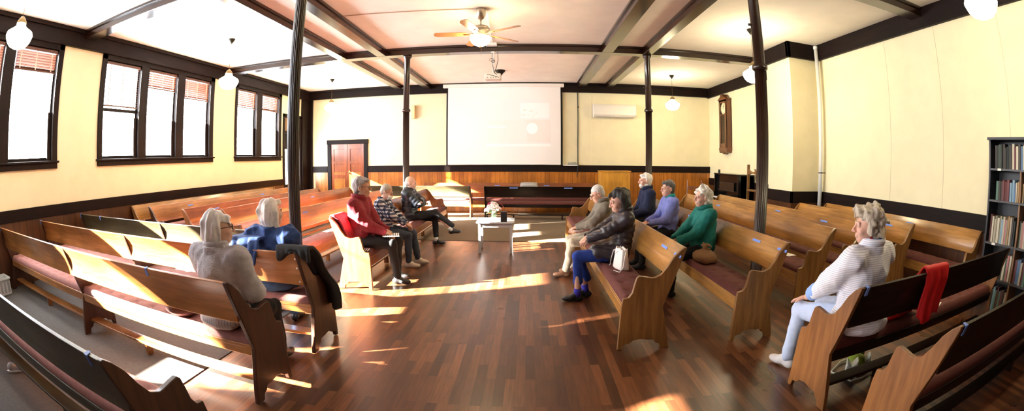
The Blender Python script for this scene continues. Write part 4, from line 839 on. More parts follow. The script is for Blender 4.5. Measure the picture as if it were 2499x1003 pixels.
def person(label, loc, rz, p):
    """seated figure; local frame: origin on the floor under the hips, facing +Y"""
    s = p.get('s', 1.0); root = thing('person', label, 'person', loc, rz)
    seat = 0.485; tb = p.get('lean', -0.16); sd = p.get('side', 0.0)
    hip = Vector((0, 0, seat+0.09*s)); up = Vector((math.sin(sd), math.sin(tb), math.cos(tb)*math.cos(sd)))
    waist = hip+up*0.16*s+Vector((0, -0.015, 0)); chest = hip+up*0.34*s+Vector((0, p.get('slouch', 0.0), 0)); neck = hip+up*0.49*s+Vector((0, 0.02+p.get('slouch', 0.0), 0))
    hy, hp_, hr = p.get('hyaw', 0), p.get('hpitch', 0), p.get('hroll', 0); R = Rm(hy, -hp_, hr); Rv = Matrix(R.tolist())
    hc = neck+Vector((0, 0.02, 0))+up*0.06*s+Rv @ Vector((0, 0.03, 0.10))*s   # head centre
    def hpnt(x, y, z): v = Rv @ Vector((x, y, z))*s*p.get('hs', 1.04)+hc; return (v.x, v.y, v.z)
    def hr_(*r): return tuple(q*s*p.get('hs', 1.04) for q in r)
    sw = p.get('sw', 0.175)*s; cx = Vector((math.cos(p.get('tyaw', 0)), math.sin(p.get('tyaw', 0)), 0)); fw = Vector((-cx.y, cx.x, 0))
    sh = [neck-cx*sw-up*0.045*s, neck+cx*sw-up*0.045*s]
    hands = [Vector(q) for q in p.get('hands', [(-0.07, 0.30, 0.68), (0.07, 0.30, 0.68)])]
    el = []; 
    for i in (0, 1):
        e, w_ = ik(sh[i], hands[i], 0.285*s, 0.255*s, Vector(p.get('pole', [(-0.6, -0.5, -0.6), (0.6, -0.5, -0.6)])[i])); el.append(e); hands[i] = w_
    knees = [Vector(q) for q in p.get('knees', [(-0.13, 0.43, 0.50), (0.13, 0.43, 0.50)])]; ank = [Vector(q) for q in p.get('ankles', [(-0.13, 0.44, 0.09), (0.13, 0.44, 0.09)])]
    hips = [hip+Vector((-0.085*s, 0, 0)), hip+Vector((0.085*s, 0, 0))]; fat = p.get('fat', 1.0)
    fdir = p.get('fdir', [0.0, 0.0])
    # ---- body (one continuous surface)
    hf = (np.array(hc)-0.19*s, np.array(hc)+0.2*s, 0.0062)
    hl = [(np.minimum(np.array(hands[i]), np.array(hands[i]))-0.12, np.array(hands[i])+0.13, 0.006) for i in (0, 1)]
    lo = np.array([-0.5, -0.35, 0.0]); hi = np.array([0.5, 0.85, hc.z+0.22*s])
    for q in list(hands)+knees+ank+el: lo = np.minimum(lo, np.array(q)-0.2); hi = np.maximum(hi, np.array(q)+0.2)
    lo[2] = -0.01
    hi[2] = hc.z+0.18*s
    B = SDF(lo, hi, 0.0135, [hf]+hl)
    B.ell(waist, (0.12*s, 0.095*s, 0.14*s), k=0.05).ell(chest, (0.14*s, 0.095*s, 0.15*s), k=0.05).ell(hip, (0.14*s, 0.11*s, 0.10*s), k=0.05)
    B.cap(sh[0], sh[1], 0.05*s, 0.05*s, 0.05).cap(neck-up*0.05, Vector(hpnt(0, -0.01, -0.06)), 0.056*s, 0.052*s, 0.03)
    for i in (0, 1):
        B.cap(sh[i], el[i], 0.045*s, 0.036*s, 0.03).cap(el[i], hands[i], 0.036*s, 0.024*s, 0.02)
        B.cap(hips[i], knees[i], 0.075*s, 0.052*s, 0.03).cap(knees[i], ank[i], 0.05*s, 0.033*s, 0.02)
        d = Vector((math.sin(-fdir[i]), math.cos(fdir[i]), 0)); B.cap(ank[i]-Vector((0, 0, 0.04)), ank[i]+d*0.12-Vector((0, 0, 0.05)), 0.032, 0.026, 0.02)
    # head: skull, face, jaw, features
    B.ell(hpnt(0, -0.018, 0.035), hr_(0.074, 0.093, 0.088), R, 0.02).ell(hpnt(0, 0.028, -0.03), hr_(0.060, 0.066, 0.082), R, 0.03).ell(hpnt(0, 0.052, -0.088), hr_(0.034, 0.03, 0.026), R, 0.03)
    for sx in (-1, 1):
        B.ell(hpnt(sx*0.031, 0.094, 0.008), hr_(0.018, 0.014, 0.013), R, 0.012, True).ell(hpnt(sx*0.031, 0.082, 0.006), hr_(0.015, 0.012, 0.012), R, 0.006)
        B.cap(hpnt(sx*0.014, 0.094, 0.026), hpnt(sx*0.044, 0.083, 0.026), 0.008*s, 0.007*s, 0.014).ell(hpnt(sx*0.040, 0.065, -0.03), hr_(0.022, 0.02, 0.022), R, 0.02)
        B.ell(hpnt(sx*0.076, -0.008, -0.008), hr_(0.010, 0.020, 0.033), R, 0.008).ell(hpnt(sx*0.084, -0.004, -0.004), hr_(0.006, 0.011, 0.018), R, 0.004, True)
    B.cap(hpnt(0, 0.094, 0.015), hpnt(0, 0.118, -0.028), 0.007*s, 0.011*s, 0.012).ell(hpnt(0.011, 0.106, -0.032), hr_(0.009, 0.010, 0.008), R, 0.006).ell(hpnt(-0.011, 0.106, -0.032), hr_(0.009, 0.010, 0.008), R, 0.006)
    B.cap(hpnt(-0.018, 0.090, -0.058), hpnt(0.018, 0.090, -0.058), 0.006*s, 0.006*s, 0.008).cap(hpnt(-0.015, 0.089, -0.070), hpnt(0.015, 0.089, -0.070), 0.0065*s, 0.0065*s, 0.008)
    # hands
    pose = p.get('grip', 'lap')
    for i in (0, 1):
        sx = -1 if i == 0 else 1; wv = hands[i]; fd = (wv-el[i]).normalized(); inw = Vector((-sx, 0, 0)); 
        if pose == 'clasp': dirv = (fd*0.55+inw*0.75).normalized(); nrm = Vector((0, -0.35, -0.9))
        elif pose == 'flat': dirv = (fd*0.5+Vector((0, 0.9, -0.25))).normalized(); nrm = Vector((0, -0.25, -1))
        else: dirv = (fd*0.7+inw*0.45+Vector((0, 0.1, -0.1))).normalized(); nrm = Vector((0, 0.0, -1))
        nrm = (nrm-dirv*nrm.dot(dirv)).normalized(); lat = dirv.cross(nrm).normalized()*(1 if i else -1)   # towards the little finger
        pc = wv+dirv*0.045*s; Rh = np.array([list(lat), list(dirv), list(nrm)]).T
        B.ell(pc, (0.039*s, 0.048*s, 0.016*s), Rh, 0.012)
        curl = {'clasp': 0.75, 'flat': 0.2, 'lap': 0.5}[pose]
        for q, (off, ln) in enumerate(((-0.028, 0.070), (-0.009, 0.079), (0.010, 0.074), (0.028, 0.058))):
            k0 = pc+dirv*0.040*s+lat*off*s; a1 = curl*0.6; d1 = dirv*math.cos(a1)+nrm*math.sin(a1)+lat*off*2; d1.normalize(); k1_ = k0+d1*ln*0.5*s
            a2 = curl*1.9; d2 = dirv*math.cos(a2)+nrm*math.sin(a2)+lat*off; d2.normalize(); k2_ = k1_+d2*ln*0.5*s
            B.cap(k0-dirv*0.02, k1_, 0.0095*s, 0.0088*s, 0.004).cap(k1_, k2_, 0.0088*s, 0.0075*s, 0.003)
        t0 = wv+dirv*0.018*s-lat*0.026*s; t1 = t0+(dirv*0.7-lat*0.8+nrm*0.3).normalized()*0.036*s; t2 = t1+(dirv*0.95-lat*0.1+nrm*0.4).normalized()*0.03*s
        B.cap(t0, t1, 0.012*s, 0.0105*s, 0.006).cap(t1, t2, 0.0105*s, 0.0085*s, 0.003)
    B.mesh('body', skin(p.get('skin', 'fair')), root)
    # ---- eyes and brows
    for sx in (-1, 1):
        mb = MB()
        e_ = MB().lathe([(0.0, -0.0105), (0.006, -0.0088), (0.0098, -0.003), (0.0098, 0.003), (0.006, 0.0088), (0.0, 0.0105)], n=14)
        c_ = hpnt(sx*0.031, 0.0855, 0.007); mb.add([tuple(Vector(c_)+Rv @ (Matrix.Rotation(-PI/2, 3, 'X') @ Vector(v))*s) for v in e_.v], e_.f, 0)
        c_ = Vector(hpnt(sx*0.031, 0.0960, 0.006)); i_ = [c_+Rv @ Vector((0.0052*math.cos(a*PI/5), 0.0, 0.0052*math.sin(a*PI/5))) for a in range(10)]
        mb.add(i_, [tuple(range(10))], 1)
        mb.build('eye', [eye_m, pupil_m], root, smooth=True)
    hc1 = p.get('hair', ((0.5, 0.5, 0.5), (0.8, 0.8, 0.8))); hm_ = hair_mat('hair_'+p['id'], *hc1, p.get('hsc', 90))
    for sx in (-1, 1): MB().tube([hpnt(sx*0.014, 0.098, 0.029), hpnt(sx*0.030, 0.0945, 0.033), hpnt(sx*0.048, 0.082, 0.028)], [0.0025, 0.0032, 0.002], 6).build('eyebrow', hm_, root)
    # ---- hair
    st = p.get('style', 'short')
    G = SDF(np.array(hc)-0.24*s, np.array(hc)+0.24*s, 0.0075)
    def face_cut(off=0.0, low=-0.02):   # remove hair in front of the hair line
        Ri = np.array(R); c0 = np.array(hc)
        def f(x, y, z):
            q = np.stack([x-c0[0], y-c0[1], z-c0[2]], 1) @ Ri; q /= (s*p.get('hs', 1.04))
            fr = q[:, 1]-(0.062+off)+0.0*q[:, 2]; hl_ = 0.066-q[:, 2]      # front of the line and below the fringe height
            d1 = np.minimum(fr, hl_)                                         # >0 : face region
            side = np.minimum(np.minimum(q[:, 1]-(p.get('sideb', 0.012)), 0.045-q[:, 2]), 1.0)
            return np.maximum(d1, side)*s
        return f
    if st in ('bob', 'longbob'):
        l_ = 0.12 if st == 'bob' else 0.14
        G.ell(hpnt(0, -0.022, 0.042), hr_(0.089, 0.106, 0.098), R, 0.02).ell(hpnt(0, -0.042, -0.035), hr_(0.094, 0.088, l_*0.95), R, 0.04)
        for sx in (-1, 1): G.cap(hpnt(sx*0.080, -0.015, 0.02), hpnt(sx*0.075, 0.0, -l_*0.85), 0.026*s, 0.022*s, 0.03)
        G.ell(hpnt(0, 0.05, 0.07), hr_(0.06, 0.05, 0.03), R, 0.02)
    elif st == 'short':
        G.ell(hpnt(0, -0.022, 0.040), hr_(0.083, 0.102, 0.094), R, 0.02).ell(hpnt(0, -0.05, -0.03), hr_(0.070, 0.056, 0.065), R, 0.03)
        G.ell(hpnt(0.0, 0.045, 0.088), hr_(0.055, 0.05, 0.022), R, 0.02)
    elif st == 'curly':
        G.ell(hpnt(0, -0.022, 0.050), hr_(0.098, 0.116, 0.105), R, 0.02).ell(hpnt(0, -0.055, -0.02), hr_(0.092, 0.075, 0.085), R, 0.03).ell(hpnt(0, 0.045, 0.09), hr_(0.065, 0.055, 0.035), R, 0.02)
    elif st == 'thin':
        G.ell(hpnt(0, -0.020, 0.037), hr_(0.077, 0.096, 0.089), R, 0.02).ell(hpnt(0, -0.05, -0.02), hr_(0.068, 0.056, 0.06), R, 0.03)
    elif st == 'bald':
        G.ell(hpnt(0, -0.035, 0.0), hr_(0.080, 0.083, 0.07), R, 0.02)
        G.ell(hpnt(0, 0.02, 0.12), hr_(0.12, 0.16, 0.085), R, 0.01, True)
    G.cut(face_cut(0.0 if st != 'bob' else 0.012))
    am = {'curly': 0.020, 'bob': 0.012, 'longbob': 0.013, 'short': 0.009, 'thin': 0.004, 'bald': 0.002}[st]
    if st == 'curly': w1 = wav(ord(p['id'])+len(label), 95, am, 7)
    else: 
        w0 = wav(len(label), 1.0, am, 7); f_ = 95 if st != 'short' else 110; w1 = lambda x, y, z: w0(x*f_, y*f_, z*f_*0.22)
    if st in ('curly', 'bob', 'longbob'):
        w2 = wav(len(label)+7, 38, am*1.0, 4); G.disp(lambda x, y, z: w1(x, y, z)+w2(x, y, z)*0.8)
    else: G.disp(w1)
    G.mesh('hair', hm_, root, keep=60)
    # ---- trousers
    pm = p.get('pants_m'); lc = 0.5
    T = SDF((lo[0], -0.25, 0.04), (hi[0], hi[1], 0.85), 0.0125)
    g = 0.016
    T.ell(hip+Vector((0, 0.0, -0.01)), (0.165*s*fat, 0.125*s, 0.105*s), k=0.05)
    for i in (0, 1):
        T.cap(hips[i], knees[i], 0.086*s*(0.5+0.5*fat)+0.005, 0.066*s+0.004, 0.035); e_ = ank[i]+Vector((0, 0, p.get('hem', 0.02))); T.cap(knees[i], e_, 0.066*s, p.get('cuff', 0.055), 0.02)
    wf = folds(3+len(label), 42, 0.011, 4); T.disp(wf); 
    T.cut(lambda x, y, z: 0.484-z+0*x+np.where(y > 0.22, -0.6, 0.0))
    T.mesh('trousers', pm, root, keep=200)
    # ---- upper garment
    tm = p.get('top_m'); gg = p.get('bulk', 0.018)
    U = SDF(lo+np.array([0, 0, 0.4]), (hi[0], hi[1], neck.z+0.16), 0.0115)
    U.ell(waist+Vector((0, 0.01*fat, 0)), ((0.135*fat+gg)*s, (0.105*fat+gg)*s, 0.16*s), k=0.05).ell(chest, ((0.150*(0.4+0.6*fat)+gg)*s, (0.105+gg)*s, 0.165*s), k=0.05).ell(hip+Vector((0, 0.0, 0.03)), ((0.145*fat+gg)*s, (0.115*fat+gg)*s, 0.10*s), k=0.05)
    U.cap(sh[0], sh[1], (0.054+gg)*s, (0.054+gg)*s, 0.05).cap(neck-up*0.06, neck+up*0.035, 0.07*s+gg*0.6, 0.062*s+gg*0.4, 0.03)
    if p.get('collar', True): U.cap(neck+up*0.03+Vector((0, -0.02, 0)), neck+up*0.055+Vector((0, -0.01, 0)), 0.066*s+gg*0.4, 0.064*s+gg*0.5, 0.012)
    if p.get('bust'): U.ell(chest+Vector((0, 0.08, 0.0)), (0.13*s, 0.07*s, 0.07*s), k=0.04)
    if p.get('belly'): U.ell(waist+fw*0.07, (0.14*s, 0.11*s, 0.12*s), k=0.05)
    if p.get('lift'): 
        for i in (0, 1): U.cap(hip+Vector((0.09*(1 if i else -1), 0.02, 0.02)), knees[i]*0.55+hips[i]*0.45+Vector((0, 0, 0.03)), 0.11*s, 0.085*s, 0.04)
    for i in (0, 1):
        wr = hands[i]-(hands[i]-el[i]).normalized()*p.get('sleeve', 0.012)
        U.cap(sh[i], el[i], (0.052+gg*1.0)*s, (0.045+gg)*s, 0.04).cap(el[i], wr, (0.045+gg)*s, (0.032+gg*0.7)*s, 0.02)
    hn = Vector(hc)-up*0.0
    if p.get('puffer'):
        pw = p['puffer']; c0 = np.array(hip); u0 = np.array(up); wf = wav(7, 40, 0.004, 4)
        sh_ = [np.array(q) for q in sh]; el_ = [np.array(q) for q in el]; hd_ = [np.array(q) for q in hands]
        def fpuf(x, y, z):
            t = (x-c0[0])*u0[0]+(y-c0[1])*u0[1]+(z-c0[2])*u0[2]; arm = np.abs(x) > 0.165*s
            t2 = np.where(arm, np.sqrt((x-np.where(x > 0, sh_[1][0], sh_[0][0]))**2+(y-sh_[0][1])**2+(z-sh_[0][2])**2), t)
            return 0.013*np.sqrt(np.abs(np.sin(PI*t2/pw)))-0.006+wf(x, y, z)
        U.disp(fpuf)
    else:
        amp = p.get('fold', 0.010); wf = folds(11+len(label), 36, amp*1.25, 4); wg = wav(19+len(label), 20, amp*0.7, 4); wh = folds(31+len(label), 85, amp*0.45, 3)
        U.disp(lambda x, y, z: wf(x, y, z)+wg(x, y, z)+wh(x, y, z))
    nz_, c1_ = np.array(neck+up*0.05), np.array(up)
    U.cut(lambda x, y, z: np.minimum((x-nz_[0])*c1_[0]+(y-nz_[1])*c1_[1]+(z-nz_[2])*c1_[2]-0.012, 0.2-np.sqrt((x-nz_[0])**2+(y-nz_[1])**2)))
    # open neck ring
    U.cap(neck+up*0.02, neck+up*0.16+Vector((0, 0.01, 0)), 0.057*s, 0.066*s, 0.008, True)
    for i in (0, 1):
        fd = np.array((hands[i]-el[i]).normalized()); w0_ = np.array(hands[i]-(hands[i]-el[i]).normalized()*p.get('sleeve', 0.012))
        U.cut(lambda x, y, z, fd=fd, w0_=w0_: np.minimum((x-w0_[0])*fd[0]+(y-w0_[1])*fd[1]+(z-w0_[2])*fd[2]-0.01, 0.10-np.sqrt((x-w0_[0])**2+(y-w0_[1])**2+(z-w0_[2])**2)))
    U.mesh(p.get('top_name', 'jacket'), tm, root, keep=300)
    # ---- shoes, socks
    for i in (0, 1):
        d = Vector((-math.sin(fdir[i]), math.cos(fdir[i]), 0)); a = ank[i]; sp = p.get('toe', [0, 0])[i]; tip = Vector((0, 0, sp))
        K_ = SDF(np.array(a)-[0.24, 0.24, 0.12], np.array(a)+[0.24, 0.3, 0.08], 0.0075); zf = a.z-0.045
        K_.ell(a+d*0.10+Vector((0, 0, -0.052))+tip*0.8, (0.044, 0.085, 0.036), Rm(fdir[i], math.atan2(sp, 0.12)), 0.02).ell(a-d*0.02+Vector((0, 0, -0.048)), (0.038, 0.055, 0.043), Rm(fdir[i]), 0.03).cap(a, a+d*0.06-Vector((0, 0, 0.03)), 0.036, 0.034, 0.02)
        if abs(sp) < 1e-3: K_.cut(lambda x, y, z, q=a.z-0.088: q-z)
        K_.mesh('shoe', p.get('shoe_m', shoe_b), root, keep=60)
        if p.get('sock_m'): MB().tube([tuple(a-Vector((0, 0, 0.02))), tuple(a+(knees[i]-a).normalized()*p.get('sockl', 0.10))], [0.042*s, 0.044*s], 14).build('sock', p['sock_m'], root, smooth=True)
    # ---- glasses
    if p.get('glasses'):
        mb = MB()
        for sx in (-1, 1):
            mb.tube([hpnt(sx*0.032+0.021*math.cos(a*PI/8), 0.107-0.010*abs(math.cos(a*PI/8))*(1 if math.cos(a*PI/8)*sx > 0 else 0), 0.004+0.017*math.sin(a*PI/8)) for a in range(17)], 0.0022, 6, caps=False)
            mb.tube([hpnt(sx*0.053, 0.098, 0.010), hpnt(sx*0.079, 0.05, 0.012), hpnt(sx*0.083, -0.01, 0.010)], 0.0024, 6)
        mb.tube([hpnt(-0.012, 0.108, 0.008), hpnt(0.012, 0.108, 0.008)], 0.002, 6); mb.build('glasses', M['black'], root)
    return dict(root=root, hp=hpnt, R=Rv, hc=hc, hands=hands, el=el, sh=sh, neck=neck, up=up, s=s, knees=knees)
# clothing materials
def fabric(name, c, var=0.12, bs=160, rough=0.9, b=0.25): return plain(name, c, rough, bump=b, bscale=bs, var=var)
def plaid():
    m, nt, p = nodes('navy_white_plaid'); tc = N(nt, 'ShaderNodeTexCoord'); sx = N(nt, 'ShaderNodeSeparateXYZ'); nt.links.new(tc.outputs['Object'], sx.inputs[0])
    def band(o, per, th):
        a = N(nt, 'ShaderNodeMath', operation='PINGPONG'); a.inputs[1].default_value = per; nt.links.new(o, a.inputs[0]); g = N(nt, 'ShaderNodeMapRange'); g.inputs[1].default_value = per*th; g.inputs[2].default_value = per*(th+0.12); nt.links.new(a.outputs[0], g.inputs[0]); return g.outputs[0]
    ad = N(nt, 'ShaderNodeMath', operation='ADD'); nt.links.new(sx.outputs[0], ad.inputs[0]); nt.links.new(sx.outputs[1], ad.inputs[1])
    a = band(ad.outputs[0], 0.03, 0.45); b = band(sx.outputs[2], 0.03, 0.45); s_ = N(nt, 'ShaderNodeMath', operation='ADD'); nt.links.new(a, s_.inputs[0]); nt.links.new(b, s_.inputs[1])
    d = N(nt, 'ShaderNodeMath', operation='DIVIDE'); d.inputs[1].default_value = 2; nt.links.new(s_.outputs[0], d.inputs[0])
    r = ramp(nt, [(0.0, (0.008, 0.010, 0.025)), (0.5, (0.07, 0.08, 0.14)), (1.0, (0.62, 0.62, 0.66))]); nt.links.new(d.outputs[0], r.inputs[0]); nt.links.new(r.outputs[0], p.inputs['Base Color']); p.inputs['Roughness'].default_value = 0.9; return m
def stripes(name, base, line, per, axis=2, th=0.25):
    m, nt, p = nodes(name); tc = N(nt, 'ShaderNodeTexCoord'); sx = N(nt, 'ShaderNodeSeparateXYZ'); nt.links.new(tc.outputs['Object'], sx.inputs[0])
    a = N(nt, 'ShaderNodeMath', operation='PINGPONG'); a.inputs[1].default_value = per/2; nt.links.new(sx.outputs[axis], a.inputs[0]); g = N(nt, 'ShaderNodeMath', operation='GREATER_THAN'); g.inputs[1].default_value = per/2*th; nt.links.new(a.outputs[0], g.inputs[0])
    r = ramp(nt, [(0, line), (1, base)]); nt.links.new(g.outputs[0], r.inputs[0]); nt.links.new(r.outputs[0], p.inputs['Base Color']); p.inputs['Roughness'].default_value = 0.9; return m
WH = ((0.50, 0.50, 0.52), (0.92, 0.92, 0.94)); blackp = fabric('black_trousers', (0.008, 0.008, 0.010)); denim = fabric('blue_denim', (0.05, 0.11, 0.24), bs=220)
sockw = plain('white_sock', (0.75, 0.74, 0.72), 0.9)
# left near pews, facing the screen (hips 0.27 in front of the back board top)
P1 = person('white haired person in a grey knit shawl and glasses on the long sunlit pew', (-2.14, 2.36, 0.008), 0.0, dict(id='a', s=0.965, lean=-0.15, hyaw=-0.75, hpitch=-0.05, style='bob', hair=((0.70, 0.72, 0.80), (1.0, 1.0, 1.0)), glasses=True,
    top_m=fabric('grey_knit', (0.50, 0.50, 0.56), 0.15, 130, 0.95, 0.6), top_name='shawl', bulk=0.045, fat=1.12, lift=False, fold=0.012, pants_m=blackp, hands=[(-0.10, 0.30, 0.68), (0.12, 0.26, 0.68)], grip='lap', sw=0.185))
P2 = person('person with a white hair bob and a denim blue jacket, second long pew', (-2.27, 3.28, 0.0), 0.0, dict(id='b', s=0.965, lean=-0.16, hyaw=-0.35, hpitch=-0.1, style='longbob', hair=((0.66, 0.63, 0.60), (1.0, 1.0, 0.98)),
    top_m=fabric('denim_jacket', (0.025, 0.07, 0.24), 0.25, 120, 0.8, 0.3), bulk=0.055, fold=0.018, pants_m=denim, fat=1.12, sw=0.20))
# front left aisle pew, facing the middle
P3 = person('tall person with short grey hair, glasses and a deep red jacket', (-2.23, 5.36, 0), -R90, dict(id='c', s=1.09, lean=-0.10, hyaw=0.12, hpitch=0.02, style='short', hair=((0.14, 0.13, 0.13), (0.42, 0.41, 0.42)), skin='tan', glasses=True,
    top_m=fabric('dark_red_fleece', (0.22, 0.004, 0.013), 0.1, 120, 0.8, 0.2), bulk=0.035, fold=0.012, fat=1.15, belly=True, pants_m=blackp, hands=[(-0.05, 0.34, 0.70), (0.05, 0.36, 0.68)], knees=[(-0.15, 0.47, 0.55), (0.15, 0.47, 0.55)], ankles=[(-0.14, 0.44, 0.095), (0.12, 0.52, 0.095)], sw=0.19))
P4 = person('person in a navy and white plaid shirt with a white face mask and bowed head', (-2.22, 6.25, 0), -R90, dict(id='d', s=0.94, lean=-0.08, hyaw=-0.1, hpitch=0.40, style='thin', hair=((0.25, 0.20, 0.14), (0.48, 0.42, 0.34)), skin='ruddy',
    top_m=plaid(), top_name='shirt', bulk=0.03, fat=1.1, belly=True, pants_m=fabric('dark_navy_jeans', (0.03, 0.04, 0.06)), hands=[(-0.07, 0.36, 0.66), (0.06, 0.38, 0.66)], grip='lap', shoe_m=plain('beige_shoe', (0.55, 0.47, 0.38), 0.7), ankles=[(-0.13, 0.50, 0.09), (0.13, 0.42, 0.09)]))
P5 = person('bald person in a dark quilted puffer jacket with crossed arms', (-2.22, 7.83, 0), -R90, dict(id='e', s=0.985, lean=-0.12, hyaw=0.0, hpitch=0.02, style='bald', hair=((0.35, 0.33, 0.32), (0.7, 0.68, 0.66)), skin='pink',
    top_m=plain('dark_puffer', (0.012, 0.017, 0.026), 0.35), bulk=0.04, puffer=0.062, fat=1.1, pants_m=blackp, hands=[(0.10, 0.20, 0.86), (-0.10, 0.23, 0.82)], pole=[(-0.9, 0.3, -0.4), (0.9, 0.3, -0.4)], grip='lap',
    knees=[(-0.12, 0.45, 0.52), (0.02, 0.48, 0.64)], ankles=[(-0.12, 0.46, 0.09), (-0.02, 0.80, 0.32)], toe=[0, 0.02], hem=0.08, sock_m=sockw, sockl=0.07, fdir=[0, -0.1]))
# right aisle pews, facing the middle (-x)
P6 = person('person with thin white hair and glasses in a grey brown blazer, head bowed', (1.06, 5.88, 0), R90, dict(id='f', s=0.96, lean=-0.08, hyaw=0.1, hpitch=0.45, style='thin', hair=((0.45, 0.43, 0.42), (0.80, 0.78, 0.76)), skin='pink', glasses=True,
    top_m=fabric('grey_tweed_blazer', (0.16, 0.14, 0.11), 0.15, 180), top_name='blazer', bulk=0.03, fat=1.12, belly=True, pants_m=stripes('khaki_corduroy', (0.50, 0.45, 0.36), (0.36, 0.32, 0.25), 0.02, 0), hands=[(-0.05, 0.36, 0.70), (0.06, 0.34, 0.69)], shoe_m=plain('tan_loafer', (0.24, 0.12, 0.07), 0.4), ankles=[(-0.11, 0.50, 0.09), (0.11, 0.40, 0.09)]))
P7 = person('person with a dark bob, black puffer coat, bright blue trousers and clasped hands', (1.08, 4.74, 0), R90, dict(id='g', s=0.97, hs=1.12, lean=-0.14, hyaw=0.15, hpitch=0.30, style='bob', hair=((0.003, 0.003, 0.003), (0.035, 0.03, 0.03)), skin='pink',
    top_m=plain('black_puffer', (0.035, 0.028, 0.036), 0.35), top_name='puffer_coat', bulk=0.022, puffer=0.065, fat=0.95, lift=True, pants_m=fabric('bright_blue_trousers', (0.012, 0.045, 0.30), bs=220), hands=[(-0.03, 0.40, 0.74), (0.03, 0.41, 0.74)], grip='clasp', hem=0.16, cuff=0.060,
    sock_m=plain('violet_blue_sock', (0.05, 0.04, 0.45), 0.9), sockl=0.08, knees=[(-0.10, 0.50, 0.56), (0.10, 0.48, 0.52)], ankles=[(-0.03, 0.48, 0.09), (0.12, 0.36, 0.09)]))
P8 = person('tall white haired bearded person in a navy blazer, farthest on the second right pew', (2.19, 7.45, 0), R90, dict(id='h', s=1.07, lean=-0.05, hyaw=0.1, hpitch=-0.02, style='short', hair=((0.6, 0.58, 0.56), (0.95, 0.94, 0.92)), skin='pink',
    top_m=fabric('navy_blazer', (0.008, 0.014, 0.05)), top_name='blazer', bulk=0.03, fat=1.1, pants_m=blackp))
P9 = person('person with short dark grey hair and a periwinkle blue cardigan', (2.19, 6.22, 0), R90, dict(id='i', s=1.0, lean=-0.08, hyaw=0.25, hpitch=0.02, style='short', hair=((0.02, 0.02, 0.02), (0.20, 0.19, 0.19)), skin='pink',
    top_m=fabric('periwinkle_knit', (0.17, 0.20, 0.52), 0.12, 150), top_name='cardigan', bulk=0.03, fat=1.08, bust=True, pants_m=blackp, hands=[(-0.05, 0.32, 0.70), (0.07, 0.34, 0.70)]))
P10 = person('person with fluffy white curls and a teal green fleece', (2.19, 4.86, 0), R90, dict(id='j', s=0.975, lean=-0.06, hyaw=0.15, hpitch=0.0, style='curly', hair=((0.60, 0.57, 0.48), (0.98, 0.95, 0.85)), skin='pink', hs=1.0,
    top_m=fabric('teal_fleece', (0.008, 0.17, 0.145), 0.15, 130), bulk=0.035, fat=1.15, bust=True, belly=True, pants_m=blackp, hands=[(-0.05, 0.36, 0.67), (0.05, 0.38, 0.67)]))
P11 = person('person in a white striped shirt and red earring on the near right pew', (2.39, 2.26, 0), 0.14, dict(id='k', s=1.04, lean=-0.17, hyaw=0.95, hpitch=0.05, style='curly', hair=((0.30, 0.23, 0.15), (0.80, 0.72, 0.60)), skin='pink', hsc=60, hs=1.0,
    top_m=stripes('white_blue_stripe_shirt', (0.86, 0.86, 0.92), (0.52, 0.55, 0.70), 0.014, 2), top_name='shirt', bulk=0.035, fat=1.3, belly=True, pants_m=fabric('pale_blue_trousers', (0.55, 0.66, 0.90), 0.05), shoe_m=plain('white_sneaker', (0.82, 0.80, 0.80), 0.5),
    hands=[(-0.21, 0.38, 0.637), (0.10, 0.42, 0.63)], grip='flat', sleeve=0.10, knees=[(-0.19, 0.43, 0.53), (0.12, 0.46, 0.53)], ankles=[(-0.18, 0.48, 0.095), (0.14, 0.48, 0.095)], sw=0.20, fdir=[0.25, 0]))
sn = thing('sneaker', 'pale grey sneaker on the floor under the lower left corner pew', 'shoe', (-4.22, 1.12, 0.0085), -0.6)
K_ = SDF((-0.09, -0.2, -0.02), (0.09, 0.2, 0.13), 0.006); K_.ell((0, 0.07, 0.03), (0.044, 0.085, 0.036), k=0.02).ell((0, -0.06, 0.045), (0.038, 0.06, 0.048), k=0.03).ell((0, -0.05, 0.11), (0.024, 0.04, 0.04), k=0.01, sub=True); K_.cut(lambda x, y, z: 0.012-z); K_.mesh('shoe_upper', plain('pale_grey_sneaker', (0.5, 0.5, 0.52), 0.6), sn)
MB().prism([(0.047*math.cos(a*PI/12)*(1.0 if math.sin(a*PI/12) > 0 else 0.85), 0.005+0.145*math.sin(a*PI/12)) for a in range(24)], 0.0, 0.018, axis='z').build('sole', M['white'], sn, bevel=0.003)
# accessories that ride on a person
def part_mb(mb, name, m_, P_, smooth=False): return mb.build(name, m_, P_['root'], smooth=smooth)
h = P4['hp']; gm = MB(); rows = []
for j in range(7):
    z = -0.022-0.075*j/6
    for i in range(9):
        a = (i-4)/4*1.15; r_ = 0.066+0.012*math.sin(PI*j/6); rows.append(h(r_*math.sin(a)*0.95, 0.045+r_*math.cos(a)*(1.02-0.1*j/6), z))
gm.add(rows, [(j*9+i, j*9+i+1, (j+1)*9+i+1, (j+1)*9+i) for j in range(6) for i in range(8)])
gm.tube([h(0.058, 0.06, -0.035), h(0.075, 0.02, -0.015), h(0.082, -0.015, 0.012)], 0.0018, 5).tube([h(-0.058, 0.06, -0.035), h(-0.075, 0.02, -0.015), h(-0.082, -0.015, 0.012)], 0.0018, 5)
mk = part_mb(gm, 'face_mask', M['white'], P4, True); sd_ = mk.modifiers.new('s', 'SOLIDIFY'); sd_.thickness = 0.003; sd_.offset = 1
h = P11['hp']; er = MB()
for i in range(3): er.box(-0.010, 0.010, -0.002, 0.002, -0.012*i-0.01, -0.012*i-0.003, 0, Matrix.Translation(h(-0.086, 0.0, -0.045)) @ P11['R'].to_4x4() @ Matrix.Rotation(PI/2, 4, 'Z'))
